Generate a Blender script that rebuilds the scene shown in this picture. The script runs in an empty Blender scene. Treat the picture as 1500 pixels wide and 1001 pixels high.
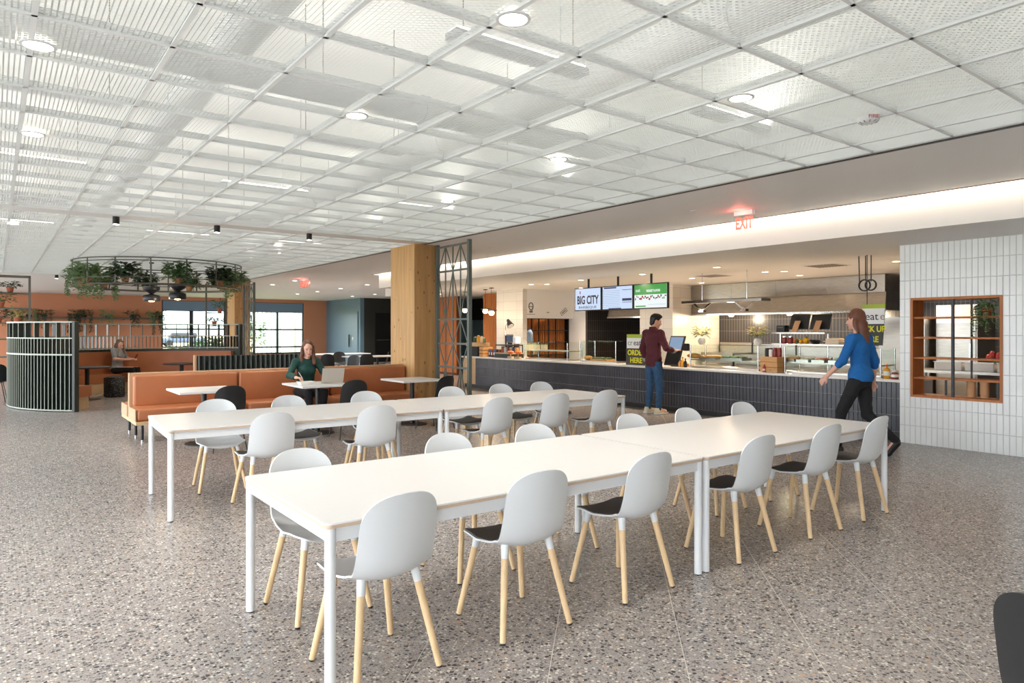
import bpy, bmesh, math, random
import numpy as np
from mathutils import Vector, Matrix

random.seed(7)
SC = bpy.context.scene
COL = SC.collection

# ------------------------------------------------------------------ camera
CAM_H = 1.52
F_PX = 1002.0
HOR = 484.0
TH = math.atan2(1327.0, 1002.0)
FX, FY = math.cos(TH), math.sin(TH)
cam_d = bpy.data.cameras.new('camera')
cam = bpy.data.objects.new('camera', cam_d)
COL.objects.link(cam)
cam_d.sensor_width = 36.0
cam_d.lens = F_PX / 1500.0 * 36.0
cam_d.shift_y = -(500.5 - HOR) / 1500.0
cam_d.clip_start = 0.05
cam_d.clip_end = 500
cam.location = (0, 0, CAM_H)
cam.rotation_euler = (math.pi / 2, 0, -(math.pi / 2 - TH))
SC.camera = cam

# ------------------------------------------------------------------ world, daylight, exposure
SC.view_settings.view_transform = 'Standard'
SC.view_settings.look = 'None'
SC.view_settings.gamma = 1
SC.view_settings.use_curve_mapping = False
try:
    SC.cycles.transparent_max_bounces = 32
except Exception:
    pass
SC.view_settings.exposure = 0.58
world = bpy.data.worlds.new('overcast_sky')
SC.world = world
world.use_nodes = True
bg = world.node_tree.nodes['Background']
bg.inputs['Color'].default_value = (0.90, 0.95, 1.0, 1)
bg.inputs['Strength'].default_value = 6.3

def onX(px, py, X):            # pixel -> (Y, z) on the plane X = const
    r = (px - 750) / F_PX
    D = X / (FX + r * FY)
    return D * (FY - r * FX), CAM_H - (py - HOR) * D / F_PX
def onY(px, py, Y):            # pixel -> (X, z) on the plane Y = const
    r = (px - 750) / F_PX
    D = Y / (FY - r * FX)
    return D * (FX + r * FY), CAM_H - (py - HOR) * D / F_PX
def onZ(px, py, z):            # pixel -> (X, Y) on the plane z = const
    D = (CAM_H - z) * F_PX / (py - HOR)
    r = (px - 750) / F_PX
    return D * (FX + r * FY), D * (FY - r * FX)

# ------------------------------------------------------------------ helpers
class G:
    """collects faces for one mesh"""
    def __init__(s): s.v = []; s.f = []
    def add(s, vs, fs):
        b = len(s.v); s.v += [tuple(v) for v in vs]
        s.f += [tuple(i + b for i in f) for f in fs]; return s
    def box(s, x0, x1, y0, y1, z0, z1):
        if x0 > x1: x0, x1 = x1, x0
        if y0 > y1: y0, y1 = y1, y0
        if z0 > z1: z0, z1 = z1, z0
        return s.add([(x0,y0,z0),(x1,y0,z0),(x1,y1,z0),(x0,y1,z0),(x0,y0,z1),(x1,y0,z1),(x1,y1,z1),(x0,y1,z1)],
              [(0,3,2,1),(4,5,6,7),(0,1,5,4),(1,2,6,5),(2,3,7,6),(3,0,4,7)])
    def bar(s, p0, p1, w, h, up=(0,0,1)):
        """rectangular bar p0->p1, w across, h along up"""
        p0 = Vector(p0); p1 = Vector(p1); d = (p1 - p0).normalized(); up = Vector(up)
        a = d.cross(up)
        if a.length < 1e-4: a = d.cross(Vector((1,0,0)))
        a.normalize(); b = a.cross(d).normalized()
        a *= w / 2; b *= h / 2
        vs = [p0-a-b, p0+a-b, p0+a+b, p0-a+b, p1-a-b, p1+a-b, p1+a+b, p1-a+b]
        return s.add(vs, [(0,1,2,3),(7,6,5,4),(0,4,5,1),(1,5,6,2),(2,6,7,3),(3,7,4,0)])
    def cyl(s, p0, p1, r0, r1=None, n=12):
        r1 = r0 if r1 is None else r1
        p0 = Vector(p0); p1 = Vector(p1); d = (p1 - p0).normalized()
        a = d.orthogonal().normalized(); b = d.cross(a)
        vs = []
        for p, r in ((p0, r0), (p1, r1)):
            for i in range(n):
                t = 2 * math.pi * i / n
                vs.append(p + a * (r * math.cos(t)) + b * (r * math.sin(t)))
        fs = [(i, (i+1) % n, n + (i+1) % n, n + i) for i in range(n)]
        fs += [tuple(range(n-1, -1, -1)), tuple(range(n, 2*n))]
        return s.add(vs, fs)
    def tube(s, pts, r, n=6, closed=False):
        pts = [Vector(p) for p in pts]; m = len(pts); vs = []; prev = None
        for i, p in enumerate(pts):
            q0 = pts[(i-1) % m] if (closed or i > 0) else p
            q1 = pts[(i+1) % m] if (closed or i < m-1) else p
            d = (q1 - q0).normalized()
            if prev is None: a = d.orthogonal().normalized()
            else:
                a = prev - d * prev.dot(d); a.normalize()
            prev = a; b = d.cross(a)
            rr = r[i] if isinstance(r, (list, tuple)) else r
            for k in range(n):
                t = 2 * math.pi * k / n
                vs.append(p + a * (rr * math.cos(t)) + b * (rr * math.sin(t)))
        fs = []
        for i in range(m if closed else m - 1):
            j = (i + 1) % m
            for k in range(n):
                l = (k + 1) % n
                fs.append((i*n+k, i*n+l, j*n+l, j*n+k))
        if not closed:
            fs += [tuple(range(n-1, -1, -1)), tuple(range((m-1)*n, m*n))]
        return s.add(vs, fs)
    def lathe(s, prof, n=16, c=(0,0,0), cap=True):
        vs = []; m = len(prof)
        for r, z in prof:
            for k in range(n):
                t = 2 * math.pi * k / n
                vs.append((c[0] + r*math.cos(t), c[1] + r*math.sin(t), c[2] + z))
        fs = [(i*n+k, i*n+(k+1) % n, (i+1)*n+(k+1) % n, (i+1)*n+k) for i in range(m-1) for k in range(n)]
        if cap: fs += [tuple(range(n-1, -1, -1)), tuple(range((m-1)*n, m*n))]
        return s.add(vs, fs)
    def ell(s, c, r, n=12, m=8):
        prof = []
        vs = []; 
        for i in range(m + 1):
            ph = -math.pi/2 + math.pi * i / m
            for k in range(n):
                t = 2 * math.pi * k / n
                rr = max(math.cos(ph), 0.02)
                vs.append((c[0] + r[0]*rr*math.cos(t), c[1] + r[1]*rr*math.sin(t), c[2] + r[2]*math.sin(ph)))
        fs = [(i*n+k, i*n+(k+1) % n, (i+1)*n+(k+1) % n, (i+1)*n+k) for i in range(m) for k in range(n)]
        fs += [tuple(range(n-1, -1, -1)), tuple(range(m*n, (m+1)*n))]
        return s.add(vs, fs)
    def rbox(s, x0, x1, y0, y1, z0, z1, r=0.03, seg=3):
        bm = bmesh.new(); bmesh.ops.create_cube(bm, size=1)
        for v in bm.verts:
            v.co = Vector(((x0+x1)/2 + v.co.x*(x1-x0), (y0+y1)/2 + v.co.y*(y1-y0), (z0+z1)/2 + v.co.z*(z1-z0)))
        bmesh.ops.bevel(bm, geom=bm.edges[:], offset=r, segments=seg, profile=0.5, affect='EDGES')
        bm.verts.index_update()
        s.add([v.co[:] for v in bm.verts], [[v.index for v in f.verts] for f in bm.faces]); bm.free(); return s
    def mesh(s, name, m, smooth=None, off=(0,0,0)):
        me = bpy.data.meshes.new(name)
        v = [(a-off[0], b-off[1], c-off[2]) for a, b, c in s.v] if any(off) else s.v
        me.from_pydata(v, [], s.f)
        me.materials.append(m)
        if smooth:
            me.shade_smooth()
            me.set_sharp_from_angle(angle=math.radians(smooth if smooth is not True else 40))
        me.update()
        return me
    def build(s, name, m, parent=None, smooth=None, W=False):
        """W: coordinates are world ones; shift them to the parent's place"""
        off = (0,0,0)
        if W and parent is not None:
            p = parent; o = Vector((0,0,0))
            while p is not None: o += p.location; p = p.parent
            off = tuple(o)
        return link(name, s.mesh(name, m, smooth, off), parent)

def link(name, me, parent=None):
    o = bpy.data.objects.new(name, me); COL.objects.link(o)
    if parent is not None: o.parent = parent
    return o
def tag(o, label, cat, group=None, kind=None):
    if label: o['label'] = label
    if cat: o['category'] = cat
    if group: o['group'] = group
    if kind: o['kind'] = kind
    return o
def thing(name, label, cat, loc=(0,0,0), rz=0.0, group=None):
    o = bpy.data.objects.new(name, None); COL.objects.link(o)
    o.empty_display_size = 0.1
    o.location = loc; o.rotation_euler = (0, 0, rz)
    return tag(o, label, cat, group)
def struct(o, label=None, cat=None):
    o['kind'] = 'structure'
    if label: o['label'] = label
    if cat: o['category'] = cat
    return o
def copy_tree(o, parent=None):
    c = o.copy(); COL.objects.link(c); c.parent = parent
    for ch in list(o.children): copy_tree(ch, c)
    return c
ORD = ['first','second','third','fourth','fifth','sixth','seventh','eighth','ninth','tenth','eleventh','twelfth','thirteenth','fourteenth','fifteenth','sixteenth','seventeenth','eighteenth','nineteenth','twentieth']

# ------------------------------------------------------------------ materials
def lin(c):
    out = []
    for x in c:
        x /= 255.0
        out.append(x / 12.92 if x <= 0.04045 else ((x + 0.055) / 1.055) ** 2.4)
    return tuple(out) + (1.0,)
M = {}
def mat(name, rgb, rough=0.5, metal=0.0, spec=0.5, emit=None, es=0.0, vary=0.0, scale=8.0, stretch=None, bump=0.0, trans=0.0, alpha=1.0, coat=0.0):
    m = bpy.data.materials.new(name); m.use_nodes = True
    nt = m.node_tree; b = nt.nodes['Principled BSDF']
    b.inputs['Base Color'].default_value = lin(rgb)
    b.inputs['Roughness'].default_value = rough
    b.inputs['Metallic'].default_value = metal
    b.inputs['Specular IOR Level'].default_value = spec
    b.inputs['Transmission Weight'].default_value = trans
    b.inputs['Coat Weight'].default_value = coat
    if emit:
        b.inputs['Emission Color'].default_value = lin(emit)
        b.inputs['Emission Strength'].default_value = es
    if vary or bump:
        ge = nt.nodes.new('ShaderNodeNewGeometry')
        mp = nt.nodes.new('ShaderNodeMapping')
        if stretch: mp.inputs['Scale'].default_value = stretch
        nz = nt.nodes.new('ShaderNodeTexNoise')
        nz.inputs['Scale'].default_value = scale; nz.inputs['Detail'].default_value = 4
        nt.links.new(ge.outputs['Position'], mp.inputs['Vector'])
        nt.links.new(mp.outputs['Vector'], nz.inputs['Vector'])
        if vary:
            rp = nt.nodes.new('ShaderNodeValToRGB')
            c = lin(rgb)
            rp.color_ramp.elements[0].position = 0.3; rp.color_ramp.elements[1].position = 0.7
            rp.color_ramp.elements[0].color = tuple(x * (1 - vary) for x in c[:3]) + (1,)
            rp.color_ramp.elements[1].color = tuple(min(1, x * (1 + vary)) for x in c[:3]) + (1,)
            nt.links.new(nz.outputs['Fac'], rp.inputs['Fac'])
            nt.links.new(rp.outputs['Color'], b.inputs['Base Color'])
        if bump:
            bp = nt.nodes.new('ShaderNodeBump')
            bp.inputs['Strength'].default_value = bump; bp.inputs['Distance'].default_value = 0.01
            nt.links.new(nz.outputs['Fac'], bp.inputs['Height'])
            nt.links.new(bp.outputs['Normal'], b.inputs['Normal'])
    M[name] = m
    return m
mat('white_paint', (240,238,235), 0.6)
mat('ceiling_white', (236,238,236), 0.5)
mat('mesh_white', (238,241,240), 0.45)
mat('deck_white', (232,234,232), 0.7)
mat('duct_white', (225,228,228), 0.5)
mat('plastic_white', (224,227,229), 0.38)
mat('plastic_black', (38,39,41), 0.42)
mat('pad_grey', (116,115,115), 0.75, vary=0.06, scale=300)
mat('ash_wood', (222,190,146), 0.5, vary=0.08, scale=12, stretch=(6,6,0.6))
mat('rubber', (30,30,30), 0.8)
mat('laminate', (232,230,228), 0.35)
mat('ply_edge', (204,182,158), 0.6, vary=0.12, scale=200, stretch=(0.2,0.2,3))
mat('steel_white', (228,230,232), 0.4)
mat('black_metal', (26,26,27), 0.45)
mat('steel', (170,166,160), 0.28, metal=1.0, vary=0.08, scale=6, stretch=(1,1,6))
mat('chrome', (200,200,200), 0.15, metal=1.0)
mat('leather', (172,104,64), 0.42, vary=0.07, scale=3, bump=0.05)
mat('tan_ply', (205,172,130), 0.55, vary=0.06, scale=20)
mat('tan_vinyl', (190,150,112), 0.5)
mat('orange_wall', (204,138,102), 0.75)
mat('oak', (204,162,108), 0.55, vary=0.16, scale=3.0, stretch=(5,5,0.35))
mat('oak_shaded', (186,140,88), 0.55, vary=0.18, scale=3.5, stretch=(5,5,0.4))
mat('oak_knot', (150,102,58), 0.6)
mat('cedar', (186,112,54), 0.55, vary=0.18, scale=3, stretch=(6,6,0.4))
mat('cedar_dark', (96,56,30), 0.7)
mat('green_metal', (34,42,35), 0.4)
mat('green_edge', (150,158,146), 0.4)
mat('screen_green', (96,104,98), 0.5)
mat('ring_grey', (92,92,84), 0.5)
mat('pendant_black', (34,35,38), 0.4)
mat('tile_black', (66,67,74), 0.25, vary=0.15, scale=3)
mat('grout_grey', (158,156,156), 0.85)
mat('tile_white', (238,240,238), 0.22, vary=0.03, scale=3)
mat('grout_light', (204,204,200), 0.85)
mat('quartz', (226,221,214), 0.25)
mat('dark_wall', (48,48,42), 0.7)
mat('teal_wall', (104,132,146), 0.4)
mat('black_wall', (22,22,24), 0.6)
mat('terracotta', (176,98,66), 0.75)
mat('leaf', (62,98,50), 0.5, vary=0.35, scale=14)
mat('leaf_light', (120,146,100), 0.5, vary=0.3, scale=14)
mat('leaf_dark', (44,70,40), 0.5, vary=0.35, scale=14)
mat('flower_cream', (206,192,130), 0.6, vary=0.2, scale=40)
mat('shade_blue', (120,142,164), 0.8)
mat('frame_dark', (44,50,56), 0.45)
mat('skin', (214,160,132), 0.5)
mat('skin_pale', (220,168,146), 0.5)
mat('hair_black', (28,22,20), 0.5, vary=0.3, scale=60)
mat('hair_brown', (92,54,34), 0.5, vary=0.35, scale=50, stretch=(3,3,0.5))
mat('hair_auburn', (104,58,36), 0.5, vary=0.3, scale=50, stretch=(3,3,0.5))
mat('hair_ash', (104,84,66), 0.5, vary=0.3, scale=50, stretch=(3,3,0.5))
mat('maroon', (82,26,36), 0.8, vary=0.12, scale=25)
mat('denim', (44,78,112), 0.85, vary=0.2, scale=20)
mat('shoe_cream', (220,208,180), 0.7)
mat('blue_knit', (20,98,166), 0.85, vary=0.08, scale=30)
mat('black_cloth', (22,22,26), 0.85)
mat('teal_shirt', (10,62,56), 0.7, vary=0.15, scale=25)
mat('grey_shirt', (150,150,152), 0.85)
mat('lips', (176,92,84), 0.5)
mat('eye_dark', (30,22,20), 0.3)
mat('paper', (238,236,228), 0.7)
mat('laptop_silver', (204,196,184), 0.4, metal=0.3)
mat('screen_off', (20,24,28), 0.2)
mat('lamp_glow', (255,244,228), 0.5, emit=(255,240,220), es=9.0)
mat('lamp_warm', (255,232,196), 0.5, emit=(255,222,176), es=9.0)
mat('strip_glow', (255,250,242), 0.5, emit=(255,246,234), es=3.0)
mat('cove_glow', (255,244,226), 0.5, emit=(255,238,214), es=13.0)
mat('screen_blue', (12,12,14), 0.4, emit=(206,224,252), es=0.64)
mat('screen_green_lit', (12,12,14), 0.4, emit=(72,166,76), es=0.60)
mat('screen_navy', (12,12,14), 0.4, emit=(44,56,110), es=0.44)
mat('screen_pale', (12,12,14), 0.4, emit=(160,190,226), es=0.44)
mat('screen_red', (12,12,14), 0.4, emit=(180,50,60), es=0.44)
mat('screen_white', (12,12,14), 0.4, emit=(240,248,250), es=0.64)
mat('screen_ink', (50,40,60), 0.4)
mat('exit_red', (255,90,80), 0.5, emit=(255,84,72), es=1.3)
mat('sign_dark', (66,66,64), 0.6)
mat('sign_white', (238,238,236), 0.6)
mat('sign_lime', (170,192,60), 0.6)
mat('sign_yellow', (226,222,40), 0.6)
mat('ink', (40,36,34), 0.6)
mat('red_ink', (200,90,80), 0.6)
mat('box_wood', (206,152,92), 0.55, vary=0.12, scale=6, stretch=(0.6,0.6,5))
mat('carton', (236,212,180), 0.7)
mat('red', (176,40,36), 0.45)
mat('jar_red', (140,52,44), 0.4)
mat('yellow', (242,176,22), 0.4)
mat('orange', (226,110,40), 0.45)
mat('mustard', (222,160,32), 0.45)
mat('bread', (202,148,84), 0.7, vary=0.2, scale=40)
mat('ceramic', (224,220,216), 0.5)
mat('blue_label', (70,92,130), 0.5)
mat('tan_pot', (196,150,108), 0.7)
mat('grass', (150,146,84), 0.9, vary=0.25, scale=0.6)
mat('field', (196,172,118), 0.9, vary=0.2, scale=0.2)
mat('hill', (176,182,176), 0.95)
mat('asphalt', (160,158,152), 0.9)
mat('facade_pale', (226,220,210), 0.85)
mat('facade_grey', (150,146,140), 0.85)
mat('car_paint', (70,84,110), 0.3)
mat('tire', (24,24,24), 0.8)
mat('dark_table', (52,44,42), 0.4)
mat('joint_pale', (206,199,190), 0.8)
mat('vent_grey', (150,142,134), 0.6)

def glass(name, tint=(255,255,255), refl=0.10, dark=1.0):
    m = bpy.data.materials.new(name); m.use_nodes = True; nt = m.node_tree
    nt.nodes.remove(nt.nodes['Principled BSDF'])
    out = nt.nodes['Material Output']
    t = nt.nodes.new('ShaderNodeBsdfTransparent'); t.inputs['Color'].default_value = lin(tint)
    g = nt.nodes.new('ShaderNodeBsdfGlossy'); g.inputs['Roughness'].default_value = 0.03
    lw = nt.nodes.new('ShaderNodeLayerWeight'); lw.inputs['Blend'].default_value = 0.5
    pw = nt.nodes.new('ShaderNodeMath'); pw.operation = 'POWER'; pw.inputs[1].default_value = 4.0
    fr = nt.nodes.new('ShaderNodeMath'); fr.operation = 'MULTIPLY_ADD'; fr.inputs[1].default_value = 0.6; fr.inputs[2].default_value = 0.03
    nt.links.new(lw.outputs['Facing'], pw.inputs[0]); nt.links.new(pw.outputs['Value'], fr.inputs[0])
    mx = nt.nodes.new('ShaderNodeMixShader')
    nt.links.new(fr.outputs['Value'], mx.inputs['Fac'])
    nt.links.new(t.outputs['BSDF'], mx.inputs[1]); nt.links.new(g.outputs['BSDF'], mx.inputs[2])
    nt.links.new(mx.outputs['Shader'], out.inputs['Surface'])
    M[name] = m
glass('glass_clear', (249,253,251))
glass('glass_window', (244,250,250))
glass('glass_jar', (226,224,220))

def terrazzo():
    m = bpy.data.materials.new('terrazzo'); m.use_nodes = True; nt = m.node_tree
    b = nt.nodes['Principled BSDF']; L = nt.links.new
    ge = nt.nodes.new('ShaderNodeNewGeometry')
    base = nt.nodes.new('ShaderNodeTexNoise'); base.inputs['Scale'].default_value = 60; base.inputs['Detail'].default_value = 3
    L(ge.outputs['Position'], base.inputs['Vector'])
    br = nt.nodes.new('ShaderNodeValToRGB')
    br.color_ramp.elements[0].position = .35; br.color_ramp.elements[1].position = .65
    br.color_ramp.elements[0].color = lin((146,138,135)); br.color_ramp.elements[1].color = lin((170,162,158))
    L(base.outputs['Fac'], br.inputs['Fac'])
    prev = br.outputs['Color']
    # layers of stone chips: (voronoi scale, share of cells, colour)
    for i, (sc, keep, rad, c) in enumerate([(120, .30, .42, (188,180,172)), (90, .24, .42, (104,99,98)), (62, .17, .40, (222,214,204)), (47, .17, .38, (66,63,66)), (48, .06, .40, (186,160,140)), (40, .09, .36, (112,104,102))]):
        off = nt.nodes.new('ShaderNodeVectorMath'); off.operation = 'ADD'; off.inputs[1].default_value = (i * 3.17, i * 1.93, 0)
        L(ge.outputs['Position'], off.inputs[0])
        vo = nt.nodes.new('ShaderNodeTexVoronoi'); vo.voronoi_dimensions = '2D'; vo.inputs['Scale'].default_value = sc
        L(off.outputs['Vector'], vo.inputs['Vector'])
        se = nt.nodes.new('ShaderNodeSeparateColor'); L(vo.outputs['Color'], se.inputs['Color'])
        lt = nt.nodes.new('ShaderNodeMath'); lt.operation = 'LESS_THAN'; lt.inputs[1].default_value = keep
        L(se.outputs['Red'], lt.inputs[0])
        rr = nt.nodes.new('ShaderNodeMath'); rr.operation = 'MULTIPLY_ADD'; rr.inputs[1].default_value = .25; rr.inputs[2].default_value = rad - .14
        L(se.outputs['Green'], rr.inputs[0])
        l2 = nt.nodes.new('ShaderNodeMath'); l2.operation = 'LESS_THAN'
        L(vo.outputs['Distance'], l2.inputs[0]); L(rr.outputs['Value'], l2.inputs[1])
        mu = nt.nodes.new('ShaderNodeMath'); mu.operation = 'MULTIPLY'
        L(lt.outputs['Value'], mu.inputs[0]); L(l2.outputs['Value'], mu.inputs[1])
        mx = nt.nodes.new('ShaderNodeMix'); mx.data_type = 'RGBA'
        L(mu.outputs['Value'], mx.inputs['Factor']); L(prev, mx.inputs['A']); mx.inputs['B'].default_value = lin(c)
        prev = mx.outputs['Result']
    L(prev, b.inputs['Base Color'])
    b.inputs['Roughness'].default_value = 0.27
    b.inputs['Specular IOR Level'].default_value = 0.5
    M['terrazzo'] = m
terrazzo()

def stack_tile(name, c1, c2, w, h, rough=.3):
    """far tiled wall: stacked bond upright tiles, X = const wall"""
    m = bpy.data.materials.new(name); m.use_nodes = True; nt = m.node_tree; L = nt.links.new
    b = nt.nodes['Principled BSDF']; ge = nt.nodes.new('ShaderNodeNewGeometry')
    sp = nt.nodes.new('ShaderNodeSeparateXYZ'); L(ge.outputs['Position'], sp.inputs['Vector'])
    ad = nt.nodes.new('ShaderNodeMath'); ad.operation = 'ADD'
    L(sp.outputs['X'], ad.inputs[0]); L(sp.outputs['Y'], ad.inputs[1])
    cb = nt.nodes.new('ShaderNodeCombineXYZ'); L(ad.outputs['Value'], cb.inputs['X']); L(sp.outputs['Z'], cb.inputs['Y'])
    bt = nt.nodes.new('ShaderNodeTexBrick'); bt.offset = 0; bt.inputs['Scale'].default_value = 1
    bt.inputs['Brick Width'].default_value = w; bt.inputs['Row Height'].default_value = h
    bt.inputs['Mortar Size'].default_value = 0.004; bt.inputs['Color1'].default_value = lin(c1)
    bt.inputs['Color2'].default_value = lin(tuple(x * (.96 if sum(c1) > 300 else .85) for x in c1)); bt.inputs['Mortar'].default_value = lin(c2)
    L(cb.outputs['Vector'], bt.inputs['Vector']); L(bt.outputs['Color'], b.inputs['Base Color'])
    b.inputs['Roughness'].default_value = rough
    M[name] = m
stack_tile('far_tile_black', (52,50,52), (120,112,106), 0.08, 0.30)
stack_tile('far_tile_white', (228,222,212), (196,186,174), 0.60, 0.26)

def lamp(kind, loc, power, color=(1,.93,.84), size=.1, parent=None, spot=120, blend=.6, rot=(0,0,0), sy=None, name='lamp_light'):
    d = bpy.data.lights.new(name, kind); d.energy = power; d.color = color
    if kind == 'AREA':
        d.size = size
        if sy: d.shape = 'RECTANGLE'; d.size_y = sy
    else: d.shadow_soft_size = size
    if kind == 'SPOT': d.spot_size = math.radians(spot); d.spot_blend = blend
    o = bpy.data.objects.new(name, d); COL.objects.link(o); o.location = loc; o.rotation_euler = rot
    if parent: o.parent = parent
    return o
STRIP_W = 8.5
ZD = 4.85
DOWN_W = 45
FAR_W = 220
KIT_W = 170
def speckle():
    m = bpy.data.materials.new('speckle'); m.use_nodes = True; nt = m.node_tree; b = nt.nodes['Principled BSDF']
    ge = nt.nodes.new('ShaderNodeNewGeometry'); vo = nt.nodes.new('ShaderNodeTexVoronoi'); vo.inputs['Scale'].default_value = 38
    rp = nt.nodes.new('ShaderNodeValToRGB'); rp.color_ramp.interpolation = 'CONSTANT'
    rp.color_ramp.elements[0].color = lin((150,156,158)); rp.color_ramp.elements[1].position = .22; rp.color_ramp.elements[1].color = lin((18,20,22))
    nt.links.new(ge.outputs['Position'], vo.inputs['Vector']); nt.links.new(vo.outputs['Distance'], rp.inputs['Fac']); nt.links.new(rp.outputs['Color'], b.inputs['Base Color'])
    M['speckle'] = m
speckle()
mat('pot_tan', (168,122,88), 0.75)
mat('fence_grey', (140,140,146), 0.7)
# ================================================================== STRUCTURE
ZC = 3.04          # mesh and plaster ceiling
ZL = 2.67          # lower soffit over the servery
XL, XR, YR, YB = -4.2, 17.0, -5.0, 34.0   # room bounds

# ---- floor: terrazzo slabs laid at 45 degrees, thirds stagger
fl = struct(G().box(XL, XR, YR, YB, -0.10, -0.0010).build('floor', M['joint_pale']), 'speckled grey terrazzo floor with fine pale joints', 'floor')
TW, TL, GAP = 0.61, 1.22, 0.0042
c45 = math.cos(math.radians(45))
slab = G().box(-TL/2 + GAP/2, TL/2 - GAP/2, -TW/2 + GAP/2, TW/2 - GAP/2, -0.0009, 0.0).mesh('floor_slab', M['terrazzo'])
cells = []
for n in range(-60, 40):
    q = 0.353 + TW * (n + 0.5)
    p0 = 3.246 - 0.4067 * n
    for k in range(-40, 60):
        p = p0 + TL * (k + 0.5)
        x = (p + q) * c45; y = (p - q) * c45
        if XL + .3 < x < XR - .3 and YR + .3 < y < YB - .3:
            D = x * FX + y * FY; lat = x * FY - y * FX
            vis = D > 1.5 and abs(lat) < D * .80 + .5
            cells.append((0 if vis else 1, math.hypot(x, y), x, y))
cells.sort()
field = G()
for i, (v, d, x, y) in enumerate(cells):
    if i < 300:
        o = link('floor_slab', slab, fl); o.location = (x, y, 0); o.rotation_euler = (0, 0, math.radians(45))
    else:
        a = (TL - GAP) / 2; b = (TW - GAP) / 2
        field.add([(x + (s*a + t*b*-1) * c45, y + (s*a + t*b) * c45, 0) for s, t in ((-1,-1),(1,-1),(1,1),(-1,1))], [(0,1,2,3)])
o = field.build('floor_slab_field', M['terrazzo'], fl); o['kind'] = 'stuff'

# ---- outside
g0 = struct(G().box(-150, 150, YB + .4, 60, -0.3, -0.14).build('ground', M['grass']), 'sunlit grass strip outside the far windows', 'ground')
struct(G().box(-200, 220, 60, 260, -0.4, -0.10).build('ground', M['field']), 'dry tan field beyond the grass', 'ground')
struct(G().box(-150, XL - .4, -80, YB + .4, -0.3, -0.14).build('ground', M['asphalt']), 'pale paving outside the side windows', 'ground')
struct(G().box(XL - .4, 60, -80, YR - .4, -0.3, -0.14).build('ground', M['asphalt']), 'pale paving behind the hall', 'ground')
hl = G()
for i in range(24):
    hl.ell((-120 + i * 14, 235 + (i % 3) * 8, -4), (16, 10, 8.5 + (i * 7 % 5)), 14, 6)
struct(hl.build('hills', M['hill'], smooth=True), 'pale hazy hills far away', 'hills')

# ---- mesh ceiling
ce = struct(G().box(XL, 6.03, 10.32, 10.68, ZC, ZC + .03).box(XL, 6.03, 22.28, 22.70, ZC, ZC + .03).build('ceiling', M['ceiling_white']), 'white expanded metal mesh ceiling in a tee grid', 'ceiling')
PX = [0.15 + .61 * k for k in range(-7, 10)]
PY = [4.03 + .61 * k for k in range(-14, 11)]
PY = [y for y in PY if y < 10.3]; PY1 = PY + [10.32]
PY2 = [10.68] + [10.98 + .61 * k for k in range(0, 19)]; PY2 = [y for y in PY2 if y < 22.2] + [22.28]
XS = [XL] + [x for x in PX if x > XL + .1] + [6.03]
def mesh_panel(full=True):
    g = G(); n = 24; h = .61 / 2; pit = .61 / n; w = .0042
    for i in range(n):
        x = -h + pit * (i + .5)
        g.add([(x-w, -h, .0), (x+w, -h, .007), (x+w, h, .007), (x-w, h, .0)], [(0,1,2,3)])
        if full and i < n - 1:
            for j in range(18):
                y = -h + .61 / 18 * (j + (.25 if i % 2 else .75))
                g.add([(x, y-.0035, .0015), (x+pit, y-.0035, .0055), (x+pit, y+.0035, .0055), (x, y+.0035, .0015)], [(0,1,2,3)])
    return g
pan_full = mesh_panel().mesh('mesh_panel', M['mesh_white'])
simple = mesh_panel(False)
cand = []
for ys in (PY1, PY2):
    for a in range(len(XS) - 1):
        for b in range(len(ys) - 1):
            x0, x1, y0, y1 = XS[a], XS[a+1], ys[b], ys[b+1]
            cx, cy = (x0+x1)/2, (y0+y1)/2
            D = cx * FX + cy * FY; lat = cx * FY - cy * FX
            vis = D > 2.7 and abs(lat) < D * .78 + .4
            cand.append((0 if vis else 1, math.hypot(cx, cy), cx, cy, x1-x0, y1-y0))
cand.sort()
rest = G()
for i, (v, d, cx, cy, sx, sy) in enumerate(cand):
    if i < 300:
        o = link('mesh_panel', pan_full, ce); o.location = (cx, cy, ZC + .014); o.scale = (sx/.61, sy/.61, 1)
    else:
        rest.add([(cx + vx * sx/.61, cy + vy * sy/.61, ZC + .014 + vz) for vx, vy, vz in simple.v], simple.f)
o = rest.build('mesh_panel_field', M['mesh_white'], ce); o['kind'] = 'stuff'
def tee(p0, p1, w):
    d = (Vector(p1) - Vector(p0)); g = G()
    m0 = Vector(p0); m1 = Vector(p1)
    g.bar(m0 + Vector((0,0,.004)), m1 + Vector((0,0,.004)), w, .008)
    g.bar(m0 + Vector((0,0,.030)), m1 + Vector((0,0,.030)), .004, .045)
    return g.build('ceiling_tee', M['mesh_white'], ce)
for x in XS[1:-1]:
    tee((x, YR, ZC), (x, 10.32, ZC), .026); tee((x, 10.68, ZC), (x, 22.28, ZC), .026)
for y in PY1[:-1] + PY2[1:-1]:
    tee((XL, y, ZC), (6.03, y, ZC), .022)
tee((6.0, YR, ZC), (6.0, 22.28, ZC), .05)
# black reveal where the mesh meets the plaster
o = G().box(6.03, 6.075, YR, 22.7, ZC - .004, ZC + .05).build('trim_1', M['black_metal']); struct(o, 'thin black reveal along the mesh ceiling edge', 'trim')

# ---- plenum above the mesh
struct(G().box(XL, 6.2, YR, 22.8, ZD, ZD + .1).build('ceiling', M['deck_white']), 'white painted deck above the mesh ceiling', 'ceiling')
struct(G().box(6.08, 6.2, YR, 22.8, ZC + .05, ZD).box(XL, 6.08, 22.7, 22.8, ZC + .03, ZD).box(XL - .1, XL, YR, 22.8, ZC, ZD).box(XL, 6.08, YR - .1, YR, ZC, ZD)
       .build('wall_plenum', M['deck_white']), 'white upstand closing the space above the mesh', 'wall')

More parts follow.
